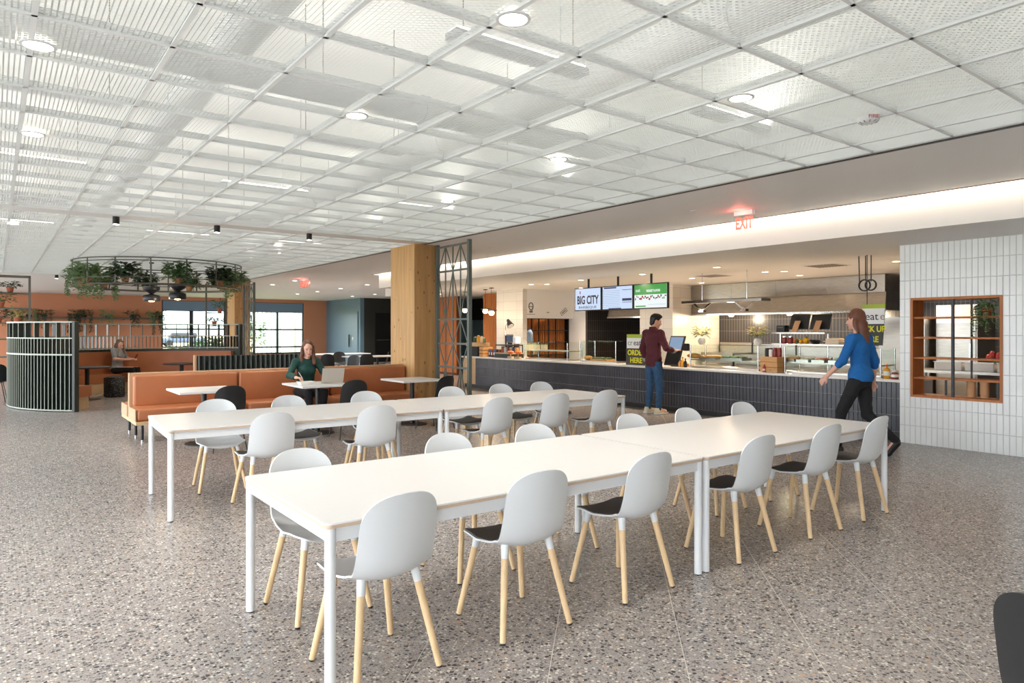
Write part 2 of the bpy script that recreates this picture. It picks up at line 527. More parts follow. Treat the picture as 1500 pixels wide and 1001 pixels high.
# ---- plaster ceiling with light slot, lower soffit
g = G().box(6.075, 8.23, YR, 17.25, ZC, ZC + .12).box(6.075, XR, 17.25, YB, ZC, ZC + .12).box(XL, 6.075, 22.7, YB, ZC, ZC + .12)
struct(g.build('ceiling', M['white_paint']), 'smooth white plaster ceiling beside the mesh', 'ceiling')
sof = struct(G().box(8.36, XR, YR, 17.1, ZL, 3.30).box(8.20, 8.36, YR, 17.25, 3.22, 3.30).build('ceiling', M['white_paint']), 'white dropped soffit over the servery with lit face', 'ceiling')
struct(G().box(10.6, XR, 17.1, 21.2, ZL, ZC).build('ceiling', M['white_paint']), 'white dropped ceiling over the wood slat lobby', 'ceiling')
tag(G().box(8.275, 8.30, YR + .2, 17.2, 3.046, 3.066).build('cove_light', M['cove_glow']), 'long bright linear light in the plaster ceiling slot', 'light')
struct(G().box(8.21, 8.235, YR, 17.25, ZC - .006, ZC + .12).build('slot_edge_shadow', M['cedar_dark']), 'shadow line painted brown along the light slot edge', 'trim')  # brown strip added to paint the shadow along the slot edge

# ---- back wall with windows
W1 = (5.96, 8.68); W2 = (9.75, 12.46); ZS, ZH = 0.35, 2.88
g = G().box(XL, W1[0], YB, YB + .3, 0, ZC).box(W1[1], W2[0], YB, YB + .3, 0, ZC).box(W2[1], 13.65, YB, YB + .3, 0, ZC)
for w in (W1, W2):
    g.box(w[0], w[1], YB, YB + .3, 0, ZS).box(w[0], w[1], YB, YB + .3, ZH, ZC)
struct(g.build('wall_back', M['orange_wall']), 'burnt orange painted back wall', 'wall')
def window(nm, x0, x1, vs, hs, lab, shade_z):
    g = G(); y0, y1 = YB + .04, YB + .12
    g.box(x0, x1, y0, y1, ZS, ZS + .07).box(x0, x1, y0, y1, ZH - .08, ZH)
    for v, w in [(x0 + .03, .06), (x1 - .03, .06)] + vs: g.box(v - w/2, v + w/2, y0, y1, ZS, ZH)
    for z in hs: g.box(x0, x1, y0, y1, z - .035, z + .035)
    o = struct(g.build(nm, M['frame_dark']), lab, 'window')
    xs = sorted([x0] + [v for v, w in vs] + [x1]); zs = sorted([ZS] + hs + [ZH])
    for i in range(len(xs) - 1):
        for j in range(len(zs) - 1):
            G().box(xs[i] + .02, xs[i+1] - .02, YB + .075, YB + .083, zs[j] + .02, zs[j+1] - .02).build('pane', M['glass_window'], o)
    G().box(x0 + .05, x1 - .05, YB + .005, YB + .012, shade_z, ZH - .02).build('roller_shade', M['shade_blue'], o)
    return o
window('window_1', W1[0], W1[1], [(7.2, .16)], [2.43, 1.57, .75], 'dark framed window behind the hanging planter ring', 2.42)
window('window_2', W2[0], W2[1], [(11.15, .09)], [2.43, 1.55, .69], 'dark framed window right of the far wood column', 2.42)

# ---- far right rooms
struct(G().box(13.65, 13.85, 29.9, YB + .3, 0, ZC).build('wall_teal', M['teal_wall']), 'teal grey painted wall with a door at the far end', 'wall')
struct(G().box(13.85, 14.43, 29.9, 30.1, 0, ZC).box(14.43, 15.3, 29.9, 30.1, 2.36, ZC).box(15.3, XR, 29.9, 30.1, 0, ZC).build('wall_dark', M['dark_wall']), 'dark olive wall with a doorway at the far end', 'wall')
dr = struct(G().box(14.43, 15.3, 30.02, 30.07, 0, 2.36).build('door_1', M['black_wall']), 'black door in the dark olive wall', 'door')
G().cyl((14.52, 29.97, 1.05), (15.2, 29.97, 1.05), .02).build('push_bar', M['chrome'], dr)
d2 = struct(G().box(13.60, 13.65, 30.1, 31.3, 0.02, 2.4).build('door_2', M['teal_wall']), 'flush teal door with a long pull', 'door')
G().bar((13.55, 30.95, .72), (13.55, 30.95, 1.32), .05, .03, (0,1,0)).build('pull_handle', M['black_metal'], d2)
G().box(13.585, 13.60, 30.55, 30.68, 1.05, 1.2).build('card_reader', M['plastic_white'], d2)
struct(G().box(XR, XR + .2, -1, YB, 0, 3.3).build('wall_right', M['dark_wall']), 'dark wall closing the far right side', 'wall')
# wood slat lobby
def slat_wall(nm, X, y0, y1, lab, z1=ZL):
    o = struct(G().box(X, X + .12, y0, y1, 0, z1).build(nm, M['cedar_dark']), lab, 'wall')
    g = G(); n = int((y1 - y0) / .075)
    for i in range(n):
        y = y0 + (i + .5) * (y1 - y0) / n
        g.box(X - .035, X - .001, y - .024, y + .024, .08, z1 - .005)
    s = g.build('slats', M['cedar'], o); s['kind'] = 'stuff'
    return o
slat_wall('wall_slats', 12.4, 19.5, 21.2, 'upright cedar slat wall seen through the trellis screen')
slat_wall('wall_slats', 12.4, 17.2, 17.9, 'narrow cedar slat pier beside the white pillar')
struct(G().box(14.2, 14.4, 17.0, 24, 0, ZL).box(12.5, 14.4, 21.2, 21.4, 0, ZC).build('wall_lobby', M['teal_wall']), 'dark teal wall of the lobby beyond the slats', 'wall')
struct(G().box(14.1, 14.2, 17.0, 22, 1.9, ZL).box(14.1, 14.2, 17, 22, 0, .9).build('wall_lobby_panel', M['black_wall']), 'black band on the lobby wall', 'wall')
# white pillars and kitchen walls
struct(G().box(11.7, 11.85, 15.0, 16.25, 0, ZL).build('wall_pillar', M['far_tile_white']), 'white tiled pillar behind the packaged snacks', 'wall')
struct(G().box(11.85, 13.6, 15.0, 15.2, 1.86, ZL).box(11.85, 13.6, 15.45, 15.6, 0, ZL).build('wall_shelf', M['white_paint']), 'white wall over the cedar shelves', 'wall')
struct(G().box(13.6, 16.6, 14.5, 15.2, 0, ZL).build('wall_return', M['white_paint']), 'white wall left of the dark kitchen bay', 'wall')
struct(G().box(13.6, 15.6, 11.3, 12.4, 0, ZL).build('wall_pier', M['far_tile_white']), 'white tiled pier between the two kitchen bays', 'wall')
struct(G().box(16.5, 16.7, 12.4, 14.5, 0, ZL).box(15.6, 16.5, 12.3, 12.4, 0, ZL).box(13.62, 16.5, 14.44, 14.5, 0, ZL).build('wall_bay', M['far_tile_black']), 'black tiled wall of the small kitchen bay', 'wall')
struct(G().box(15.5, 15.7, .8, 11.3, 0, ZL).build('wall_kitchen', M['far_tile_black']), 'charcoal stacked tile wall behind the cooking line', 'wall')
struct(G().box(10.2, 15.5, .8, 1.0, 0, ZL).build('wall_kitchen_side', M['far_tile_black']), 'dark side wall of the kitchen', 'wall')

# ---- white tile wall with shelf opening
OY0, OY1, OZ0, OZ1 = 3.05, 4.10, 0.63, 1.95
g = G().box(9.8, 10.0, OY1, 4.24, 0, ZL).box(9.8, 10.0, YR, OY0, 0, ZL).box(9.8, 10.0, OY0, OY1, 0, OZ0).box(9.8, 10.0, OY0, OY1, OZ1, ZL)
wr = struct(g.build('wall_tiled', M['grout_light']), 'white wall of upright glazed tiles right of the counter', 'wall')
tw, th = .0665, .2415
tile = G().add([(0,0,0),(0,tw-.004,0),(0,tw-.004,th-.004),(0,0,th-.004),(-.006,.003,.003),(-.006,tw-.007,.003),(-.006,tw-.007,th-.007),(-.006,.003,th-.007)],
    [(4,7,6,5),(0,4,5,1),(1,5,6,2),(2,6,7,3),(3,7,4,0)])
rows = int(round(ZL / th)); th_ = ZL / rows
k = 0; rest = G(); tm = {}
def cut_tile(y0, y1, z0, z1):
    key = (round(y1-y0, 4), round(z1-z0, 4))
    a, b = y1-y0, z1-z0; e = .003
    g = G().add([(0,0,0),(0,a,0),(0,a,b),(0,0,b),(-.006,e,e),(-.006,a-e,e),(-.006,a-e,b-e),(-.006,e,b-e)], tile.f)
    return key, g
spots = []
j = 0
y = 4.24
while y - tw > YR + .05:
    for r in range(rows):
        y0, y1, z0, z1 = y - tw + .002, y - .002, r*th_ + .002, (r+1)*th_ - .002
        # cut round the opening
        if y1 > OY0 and y0 < OY1 and z1 > OZ0 and z0 < OZ1:
            if y0 < OY0 and z1: spots.append((y0, OY0 - .002, z0, z1))
            if y1 > OY1: spots.append((OY1 + .002, y1, z0, z1))
            yy0, yy1 = max(y0, OY0), min(y1, OY1)
            if z0 < OZ0 - .01: spots.append((yy0, yy1, z0, OZ0 - .002))
            if z1 > OZ1 + .01: spots.append((yy0, yy1, OZ1 + .002, z1))
        else: spots.append((y0, y1, z0, z1))
    y -= tw
spots = [s for s in spots if s[1]-s[0] > .008 and s[3]-s[2] > .008]
spots.sort(key=lambda s: -s[1])
for i, s in enumerate(spots):
    key, g = cut_tile(*s)
    if i < 300:
        if key not in tm: tm[key] = g.mesh('tile', M['tile_white'])
        o = link('tile', tm[key], wr); o.location = (9.8, s[0], s[2])
    else:
        rest.add([(9.8 + a, s[0] + b, s[2] + c) for a, b, c in g.v], g.f)
o = rest.build('tile_field', M['tile_white'], wr); o['kind'] = 'stuff'

# ---- glazed facades out of view, behind and left of the camera
for nm, lab in (('wall_left', 'glazed facade on the left of the hall'), ('wall_rear', 'white wall behind the viewpoint')):
    g = G()
    if nm == 'wall_left':
        y = YR
        while y <= YB: g.box(XL - .1, XL, y - .04, y + .04, 0, ZC); y += 1.95
        g.box(XL - .1, XL, YR, YB, 0, .12).box(XL - .1, XL, YR, YB, ZC - .15, ZC + .1)
    else:
        g.box(XL, 9.8, YR - .1, YR, 0, ZC + .1)
    struct(g.build(nm, M['frame_dark' if nm == 'wall_left' else 'white_paint']), lab, 'wall')
PI = math.pi
# ================================================================== CEILING FIXTURES
# strip lights above the mesh
k = 0
for iy, y in enumerate([-1.9, 1.0, 3.9, 6.85, 9.75, 12.6, 15.5, 18.4, 21.0]):
    for ix, x in enumerate([-2.45, .29, 3.03, 5.72 - .12]):
        vis = x > 0 and y > 3
        lab = '%s strip light above the mesh ceiling, %s row from the viewpoint' % (['leftmost','left','middle','right'][ix], ORD[iy])
        t = thing('strip_light', lab, 'light', (x, y, 3.48), 0, 'strip lights above the mesh')
        G().box(-.60, .60, -.07, .07, .0, .05).build('housing', M['steel_white'], t)
        G().box(-.58, .58, -.055, .055, .05, .07).build('diffuser', M['strip_glow'], t)
        G().cyl((-.5, 0, .05), (-.5, 0, ZD - 3.48), .004, n=5).build('hanger', M['steel'], t)
        G().cyl((.5, 0, .05), (.5, 0, ZD - 3.48), .004, n=5).build('hanger', M['steel'], t)
        lamp('AREA', (0, 0, .075), STRIP_W, (1, .96, .9), 1.16, t, rot=(PI, 0, 0), sy=.1)
# ducts above the mesh
def duct(p0, p1, r, lab):
    t = thing('air_duct', lab, 'duct', p0)
    d = Vector(p1) - Vector(p0)
    G().cyl((0,0,0), d, r, n=20).build('duct_body', M['duct_white'], t, smooth=True)
    for f in (.1, .3, .5, .7, .9):
        c = d * f; n = d.normalized() * .03
        G().cyl(c - n, c + n, r + .012, n=20).build('flange', M['duct_white'], t, smooth=True)
    for f in (.2, .6, .95):
        c = d * f; G().cyl((c.x, c.y, r), (c.x, c.y, ZD - p0[2]), .006, n=5).build('hanger_rod', M['duct_white'], t)
duct((4.45, 1.0, 3.85), (4.45, 21.5, 3.85), .22, 'round white air duct running lengthwise above the mesh on the right')
duct((1.6, 2.0, 3.95), (1.6, 21.5, 3.95), .17, 'thinner round white air duct lengthwise above the mesh on the left')
duct((-3.5, 5.4, 3.5), (5.9, 5.4, 3.5), .12, 'small white air duct crossing above the mesh near the viewpoint')

def downlight(px, py, z, lab, grp, r=.075, glow='lamp_glow', power=30, color=(1,.95,.88), spot=115):
    x, y = onZ(px, py, z)
    t = thing('downlight', lab, 'light', (x, y, z), 0, grp)
    G().lathe([(r*.80, .0), (r, -.004), (r, -.010), (r*.82, -.012)], 20, cap=False).build('trim_ring', M['plastic_white'], t, smooth=True)
    G().lathe([(r*.79, -.004), (r*.79, -.0105)], 20).build('lens', M[glow], t)
    lamp('SPOT', (0, 0, -.03), power, color, .12, t, spot=spot, blend=.8)
    return t
ml = [(752,26,'large round downlight in the mesh, nearest the top centre of the view'), (1085,142,'round downlight in the mesh left of the smoke detector'),
      (522,168,'round downlight in the mesh above the far wood column'), (56,65,'round downlight in the mesh at the top left corner'),
      (48,195,'small round downlight in the mesh at the left edge'), (655,294,'small round downlight in the mesh in front of the wood column'),
      (818,232,'small round downlight in the mesh between the strip lights'), (407,359,'tiny downlight in the mesh near the far exit sign'),
      (19,327,'small downlight in the mesh at far left')]
for px, py, l in ml: downlight(px, py, ZC - .001, l, None, .085, 'lamp_glow', DOWN_W)
gl = [(399,417),(432,411),(435.6,430.6),(465,427),(499,422.6),(538,417),(516,434),(549,431)]
for i, (px, py) in enumerate(sorted(gl)):
    downlight(px, py, ZC, '%s small downlight from the left in the far plaster ceiling' % ORD[i], 'downlights in the far plaster ceiling', .085, 'lamp_glow', FAR_W)
kl = [(778,416.5),(781,425.6),(851,410),(941,401.5),(1028,414),(1050,391),(1121,398),(1171.5,403),(1313,382.4)]
for i, (px, py) in enumerate(sorted(kl)):
    downlight(px, py, ZL, '%s warm downlight from the left in the servery soffit' % ORD[i], 'downlights in the servery soffit', .075, 'lamp_warm', KIT_W, (1,.80,.58))
for i, (x, y) in enumerate([(12.2,5.0),(12.2,7.4),(12.2,9.6),(13.2,3.2),(10.9,13.0),(12.6,13.6),(11.2,18.6)]):
    t = thing('downlight', '%s warm downlight deeper inside the servery soffit' % ORD[i], 'light', (x, y, ZL), 0, 'downlights deeper in the servery')
    G().lathe([(.06, .0), (.075, -.004), (.075, -.010), (.06, -.012)], 20, cap=False).build('trim_ring', M['plastic_white'], t, smooth=True)
    G().lathe([(.059, -.004), (.059, -.0105)], 20).build('lens', M['lamp_warm'], t)
    lamp('SPOT', (0, 0, -.03), KIT_W, (1,.80,.58), .06, t, spot=130, blend=.8)
# black cylinder spots on the solid strips
for i, (px, py) in enumerate([(170,319),(318,331),(453,345),(83,405)]):
    x, y = onZ(px, py, ZC - .05)
    y = 10.5 if i < 3 else 22.5
    x = onY(px, py, y)[0]
    t = thing('ceiling_spot', ['black cylinder spotlight above the booth, leftmost on the ceiling strip','black cylinder spotlight, middle of the ceiling strip','black cylinder spotlight, nearest the wood column','tiny black spotlight on the far ceiling strip'][i], 'light', (x, y, ZC))
    G().cyl((0,0,0), (0,0,-.10), .042, n=16).build('can', M['black_metal'], t, smooth=True)
    G().cyl((0,0,-.1001), (0,0,-.106), .034, n=16).build('lens', M['lamp_glow'], t)
    lamp('SPOT', (0, 0, -.13), DOWN_W, (1,.93,.84), .05, t, spot=80)
# vents in the soffit
for px, py, l in ((1045,404,'slim grey air grille in the soffit above the hanging shelf'), (1210,389,'long grey air grille in the soffit above the hood')):
    x, y = onZ(px, py, ZL)
    t = thing('air_grille', l, 'vent', (x, y, ZL))
    G().box(-.30, .30, -.30, .30, -.006, 0).build('grille_frame', M['plastic_white'], t)
    for i in range(9): G().box(-.26, .26, -.25 + i*.06, -.22 + i*.06, -.012, -.006).build('blade', M['vent_grey'], t)
# sprinkler heads on the plaster
for px, py, l in ((1016,309,'small sprinkler cap in the plaster ceiling left of the exit sign'), (716.6,363,'small sprinkler cap in the plaster ceiling right of the trellis')):
    x, y = onZ(px, py, ZC)
    tag(link('sprinkler_cap', G().lathe([(.04, 0), (.04, -.006), (.03, -.01)], 16).mesh('sprinkler_cap', M['plastic_white'], True)), l, 'sprinkler').location = (x, y, ZC)

# text as flat mesh: o origin, ux direction of reading, normal = ux x z
def text(s, size, o, ux, mtl, parent, up=(0,0,1), align='CENTER', ext=.002, W=True, stretch=1.0, name='lettering', font_bold=False):
    cu = bpy.data.curves.new('txt', 'FONT'); cu.body = s; cu.size = size; cu.align_x = align; cu.extrude = ext; cu.resolution_u = 3
    if font_bold: cu.offset = size * .03
    ob = bpy.data.objects.new('txt', cu); COL.objects.link(ob)
    me = bpy.data.meshes.new_from_object(ob.evaluated_get(bpy.context.evaluated_depsgraph_get()))
    bpy.data.objects.remove(ob); bpy.data.curves.remove(cu)
    ux = Vector(ux).normalized(); up = Vector(up); n = ux.cross(up); o = Vector(o)
    off = Vector((0,0,0)); p = parent
    while W and p is not None: off += p.location; p = p.parent
    for v in me.vertices:
        c = v.co.copy(); v.co = o + ux * (c.x * stretch) + up * c.y + n * c.z - off
    me.materials.clear(); me.materials.append(M[mtl]); me.name = name
    return link(name, me, parent)
RX = (0,-1,0)      # reading direction on a plane that faces -X
RY = (1,0,0)       # reading direction on a plane that faces -Y

# exit signs
def exit_sign(X, px0, px1, py0, lab, h=.20, facing='x'):
    ya, _ = onX(px0, py0, X); yb, _ = onX(px1, py0, X); c = (ya + yb) / 2; w = abs(ya - yb)
    t = thing('exit_sign', lab, 'sign', (X, c, ZC))
    G().box(-.03, .03, -w/2 + .02, w/2 - .02, -.05, 0).build('canopy', M['steel_white'], t)
    G().box(-.004, .004, -w/2, w/2, -.05 - h, -.05).build('acrylic_panel', M['glass_clear'], t)
    text('EXIT', h * 1.0, (-.006, 0, -.05 - h*.86), RX, 'exit_red', t, W=False, ext=.0015, stretch=w / (h * 2.5), font_bold=True)
    lamp('POINT', (-.12, 0, -.10), 1.2, (1,.2,.15), .05, t)
    return t
exit_sign(7.62, 1075, 1106, 310, 'red lit exit sign hanging from plaster ceiling by the light slot')
x, y = onZ(446, 409, ZC)
exit_sign(x, 439, 454, 412, 'small red exit sign far away above the far window', .21)

# smoke detector
x, y = onZ(1272, 172, ZC)
t = thing('smoke_detector', 'round white smoke detector marked FIRE on the mesh ceiling', 'detector', (x, y, ZC))
G().lathe([(.075, 0), (.075, -.012), (.068, -.03), (.05, -.04), (.03, -.045)], 24).build('housing', M['plastic_white'], t, smooth=True)
for a in range(10):
    q = a * math.pi / 5
    G().bar((.045*math.cos(q), .045*math.sin(q), -.042), (.065*math.cos(q), .065*math.sin(q), -.034), .006, .004).build('slot', M['vent_grey'], t)
n = Vector((-FX, -FY, 0)); u = Vector((FY, -FX, 0))
text('FIRE', .035, n * .074 + Vector((0,0,-.024)), u, 'red_ink', t, W=False, ext=.001, stretch=1.2)
# ================================================================== TABLES AND CHAIRS
def long_table(name, label, L, Wd, H, loc, rz, grp):
    t = thing(name, label, 'table', loc, rz, grp)
    r = .035
    def plate(z0, z1, ins):
        pts = []
        for cx, cy, a0 in ((L - r, r, -90), (L - r, Wd - r, 0), (r, Wd - r, 90), (r, r, 180)):
            for i in range(7):
                a = math.radians(a0 + i * 15); pts.append((cx + (r-ins)*math.cos(a), cy + (r-ins)*math.sin(a)))
        n = len(pts)
        return G().add([(x, y, z0) for x, y in pts] + [(x, y, z1) for x, y in pts], [tuple(range(n-1,-1,-1)), tuple(range(n, 2*n))] + [(i, (i+1) % n, n + (i+1) % n, n + i) for i in range(n)])
    plate(H - .007, H, 0).build('tabletop', M['laminate'], t)
    plate(H - .022, H - .007, .0008).build('edge_band', M['ply_edge'], t)
    a = .045
    for x0, x1, y0, y1 in ((a, L - a, .018, .040), (a, L - a, Wd - .040, Wd - .018), (.018, .040, a, Wd - a), (L - .040, L - .018, a, Wd - a)):
        G().box(x0, x1, y0, y1, H - .082, H - .0245).build('apron', M['steel_white'], t)
    for x in (.030, L - .030):
        for y in (.030, Wd - .030):
            lg = G().cyl((x, y, .006), (x, y, H - .0245), .0235, n=20).build('leg', M['steel_white'], t, smooth=True)
            G().cyl((x, y, 0), (x, y, .006), .019, n=16).build('foot', M['rubber'], lg)
    return t
TH_ = 0.73
long_table('dining_table', 'long white dining table in front, its left half with rounded corner nearest', 2.45, 1.16, TH_, (1.07, 2.67, 0), 0, None)
long_table('dining_table', 'right half of the front white dining table, warm tinted near counter', 2.45, 1.16, TH_, (3.535, 2.67, 0), 0, None)
a2 = math.radians(-2.2)
long_table('dining_table', 'left half of the second white dining table before the banquette', 2.49, 1.16, TH_, (1.08, 5.94, 0), a2, None)
long_table('dining_table', 'right half of the second white dining table toward the standing man', 2.49, 1.16, TH_, (1.08 + 2.505*math.cos(a2), 5.94 + 2.505*math.sin(a2), 0), a2, None)

def catmull(P, n):
    P = [Vector(p) for p in P]; P = [P[0]*2 - P[1]] + P + [P[-1]*2 - P[-2]]; out = []
    for i in range(1, len(P) - 2):
        for j in range(12):
            t = j / 12
            out.append(.5 * ((2*P[i]) + (-P[i-1] + P[i+1])*t + (2*P[i-1] - 5*P[i] + 4*P[i+1] - P[i+2])*t*t + (-P[i-1] + 3*P[i] - 3*P[i+1] + P[i+2])*t**3))
    out.append(P[-2]); s = [0]
    for i in range(1, len(out)): s.append(s[-1] + (out[i] - out[i-1]).length)
    res = []
    for k in range(n):
        q = s[-1] * k / (n - 1); i = 0
        while i < len(s) - 2 and s[i+1] < q: i += 1
        f = (q - s[i]) / max(1e-9, s[i+1] - s[i]); res.append(out[i].lerp(out[i+1], min(1, f)))
    return res, s[-1]
def shell_grid(u0=0.0, u1=1.0, vmax=1.0, lift=0.0):
    prof, L = catmull([(0,.232,.418),(0,.205,.440),(0,.13,.446),(0,.02,.434),(0,-.09,.430),(0,-.155,.446),(0,-.200,.488),(0,-.226,.56),(0,-.246,.66),(0,-.262,.75),(0,-.274,.832)], 401)
    rows = []; nv = 17
    for j in range(49):
        t = u0 + (u1 - u0) * (1 - math.cos(math.pi * j / 48)) / 2
        i = min(399, int(t * 400)); p = prof[i].lerp(prof[i+1], t * 400 - i)
        a = prof[max(0, i-4)]; b = prof[min(400, i+5)]; d = (b - a).normalized()
        nrm = Vector((0, d.z, -d.y * max(0, min(1, (.62 - t)/.15))))
        s = t * L; e = L - s
        w = .196 + .014*math.sin(min(1, t/.45)*math.pi) - .012*max(0, (t-.5))*2
        for dist, R, pw in ((s, .10, 2.6), (e, .15, 2.5)):
            if dist < R: w *= max(.001, (1 - (1 - max(dist, .0003)/R)**pw)) ** (1/pw)
        cv = .018 + .034*min(1, max(0, (t-.25)/.25))
        row = []
        for k in range(nv):
            v = (-1 + 2*k/(nv-1)) * vmax
            row.append(Vector((w*v, p.y, p.z)) + nrm * (cv * v*v * (w/.2)**2 + lift))
        rows.append(row)
    return rows
def shell_mesh(name, m, u0=0, u1=1, vmax=1, lift=0, thick=.009):
    R = shell_grid(u0, u1, vmax, lift); nr, nv = len(R), len(R[0])
    N = []
    for i in range(nr):
        r = []
        for k in range(nv):
            a = R[min(nr-1, i+1)][k] - R[max(0, i-1)][k]; b = R[i][min(nv-1, k+1)] - R[i][max(0, k-1)]
            n = a.cross(b)
            n = n.normalized() if n.length > 1e-9 else Vector((0,0,1))
            r.append(n)
        N.append(r)
    g = G(); vs = [R[i][k] for i in range(nr) for k in range(nv)]
    # orient: outside is below the seat
    mid = N[nr//4][nv//2]; sg = -1 if mid.z > 0 else 1
    vs2 = [R[i][k] + N[i][k] * (sg * thick) for i in range(nr) for k in range(nv)]
    n = nr*nv; fs = []
    for i in range(nr-1):
        for k in range(nv-1):
            q = (i*nv+k, i*nv+k+1, (i+1)*nv+k+1, (i+1)*nv+k)
            fs.append(q); fs.append(tuple(x + n for x in reversed(q)))
    ring = [k for k in range(nv)] + [i*nv + nv-1 for i in range(1, nr)] + [(nr-1)*nv + k for k in range(nv-2, -1, -1)] + [i*nv for i in range(nr-2, 0, -1)]
    for a, b in zip(ring, ring[1:] + ring[:1]): fs.append((b, a, a + n, b + n))
    g.add(vs + vs2, fs)
    return g.mesh(name, m, 50)
SHELL_W = shell_mesh('shell', M['plastic_white']); SHELL_B = shell_mesh('shell', M['plastic_black'])
PAD = shell_mesh('seat_pad', M['pad_grey'], .03, .47, .95, .0052, .004)
LEGS = []
for sx in (-1, 1):
    for sy in (-1, 1):
        top = Vector((sx*.132, sy*.130 + .01, .438)); ft = Vector((sx*.208, sy*.215, 0))
        if sy < 0: top.z = .452
        d = ft - top
        sock = G().cyl(top, top + d*.15, .0215, .0185, 14).mesh('leg_socket', M['plastic_white'], True)
        leg = G().cyl(top + d*.145, top + d*.98, .0185, .0150, 14).mesh('leg', M['ash_wood'], True)
        foot = G().cyl(top + d*.975, ft, .0125, .0125, 12).mesh('foot', M['rubber'], True)
        wire = G().cyl(top, ft, .009, .008, 10).mesh('leg', M['black_metal'], True)
        LEGS.append((sock, leg, foot, wire))
def chair(label, x, y, rz, black=False, pad=True, grp=None):
    t = thing('shell_chair', label, 'chair', (x, y, 0), rz, grp)
    link('shell', SHELL_B if black else SHELL_W, t)
    if pad and not black: link('seat_pad', PAD, t)
    for sock, leg, foot, wire in LEGS:
        if black: link('leg', wire, t)
        else:
            l = link('leg', leg, t); link('leg_socket', sock, l); link('foot', foot, l)
    return t
PI = math.pi
g1 = 'white shell chairs at the front table'; g2 = 'white shell chairs at the second table'
jit = [.06, -.05, .03, .0, -.03, .02]
for i, x in enumerate([1.38, 2.17, 2.98, 4.05, 4.93, 5.69]):
    chair('%s white shell chair from the left on the near side of the front table' % ORD[i], x, 2.862, jit[i], pad=i > 0, grp=g1)
for i, x in enumerate([1.42, 2.41, 3.14, 4.17, 4.89, 5.70]):
    chair('%s white shell chair from the left on the far side of the front table' % ORD[i], x, 3.66, PI + jit[-i], pad=i > 0, grp=g1)
for i, x in enumerate([1.87, 2.84, 4.17, 4.94, 5.68]):
    chair('%s white shell chair from the left on the near side of the second table' % ORD[i], x, 6.09 - .038*(x-1.08), a2 + jit[i], grp=g2)
for i, x in enumerate([1.73, 2.47, 3.32, 4.43, 5.16, 5.80]):
    chair('%s white shell chair from the left on the far side of the second table' % ORD[i], x, 7.0 - .038*(x-1.08), PI + a2 - jit[i], pad=i > 0, grp=g2)
# black chairs at the little tables
for i, (x, l) in enumerate([(2.33, 'black shell chair at the leftmost little banquette table'), (4.0, 'black shell chair at the laptop table facing the woman in green'), (5.42, 'black shell chair at the little table beside the wood column')]):
    chair(l, x, 9.15, [.05, -.04, .3][i], black=True)
chair('black shell chair cut off at the bottom right corner', 2.40, .475, math.radians(-108), black=True)

def pedestal_table(label, x0, x1, y0, y1, top='laminate', H=.73, name='pedestal_table', post='black_metal'):
    cx, cy = (x0+x1)/2, (y0+y1)/2
    t = thing(name, label, 'table', (cx, cy, 0))
    G().rbox(x0-cx, x1-cx, y0-cy, y1-cy, H - .028, H, .004, 2).build('tabletop', M[top], t)
    G().cyl((0,0,.02), (0,0,H - .04), .036, n=16).build('post', M[post], t, smooth=True)
    G().box(-.14, .14, -.14, .14, H - .04, H - .028).build('mounting_plate', M[post], t)
    G().lathe([(.24, 0), (.24, .008), (.22, .016), (.04, .024)], 28).build('base', M[post], t, smooth=True)
    return t
pedestal_table('little white table at the left end of the banquette', 1.85, 2.62, 9.40, 10.25)
pedestal_table('little white table holding the silver laptop', 3.42, 4.19, 9.38, 10.25)
pedestal_table('little white table beside the wood column', 5.02, 5.76, 9.42, 10.22)

# ---- back-to-back banquette
bq = thing('banquette', 'long tan leather back-to-back banquette facing the tables', 'bench', (1.5, 11.0, 0))
BX0, BX1 = 0, 4.33
G().rbox(BX0, BX1, -.64, .64, .235, .285, .008, 2).build('plinth', M['tan_ply'], bq)
G().rbox(BX0, BX1, -.035, .035, .285, .915, .012, 2).build('back_panel', M['tan_vinyl'], bq)
segs = [(0.0, 1.46), (1.46, 2.92), (2.92, 4.33)]
for s in (-1, 1):
    for i, (a, b) in enumerate(segs):
        sc = G().rbox(a + .012, b - .006, min(s*.10, s*.63), max(s*.10, s*.63), .285, .455, .045, 4).build('seat_cushion', M['leather'], bq, smooth=60)
        bc = G().rbox(a + .045 if i == 0 else a + .012, b - .006, min(s*.037, s*.15), max(s*.037, s*.15), .44, .885, .035, 4).build('back_cushion', M['leather'], bq, smooth=60)
G().rbox(BX0 - .006, BX0 + .012, -.625, -.10, .287, .45, .004, 1).build('seat_end', M['tan_vinyl'], bq)
G().rbox(BX0 - .006, BX0 + .012, .10, .625, .287, .45, .004, 1).build('seat_end', M['tan_vinyl'], bq)
for x in (.09, 1.46, 2.92, 4.24):
    for y in (-.56, -.02, .56):
        lg = G().cyl((x, y, .03), (x, y, .235), .02, n=12).build('leg', M['black_metal'], bq, smooth=True)
        G().cyl((x, y, 0), (x, y, .03), .013, n=12).build('leveller', M['chrome'], lg, smooth=True)

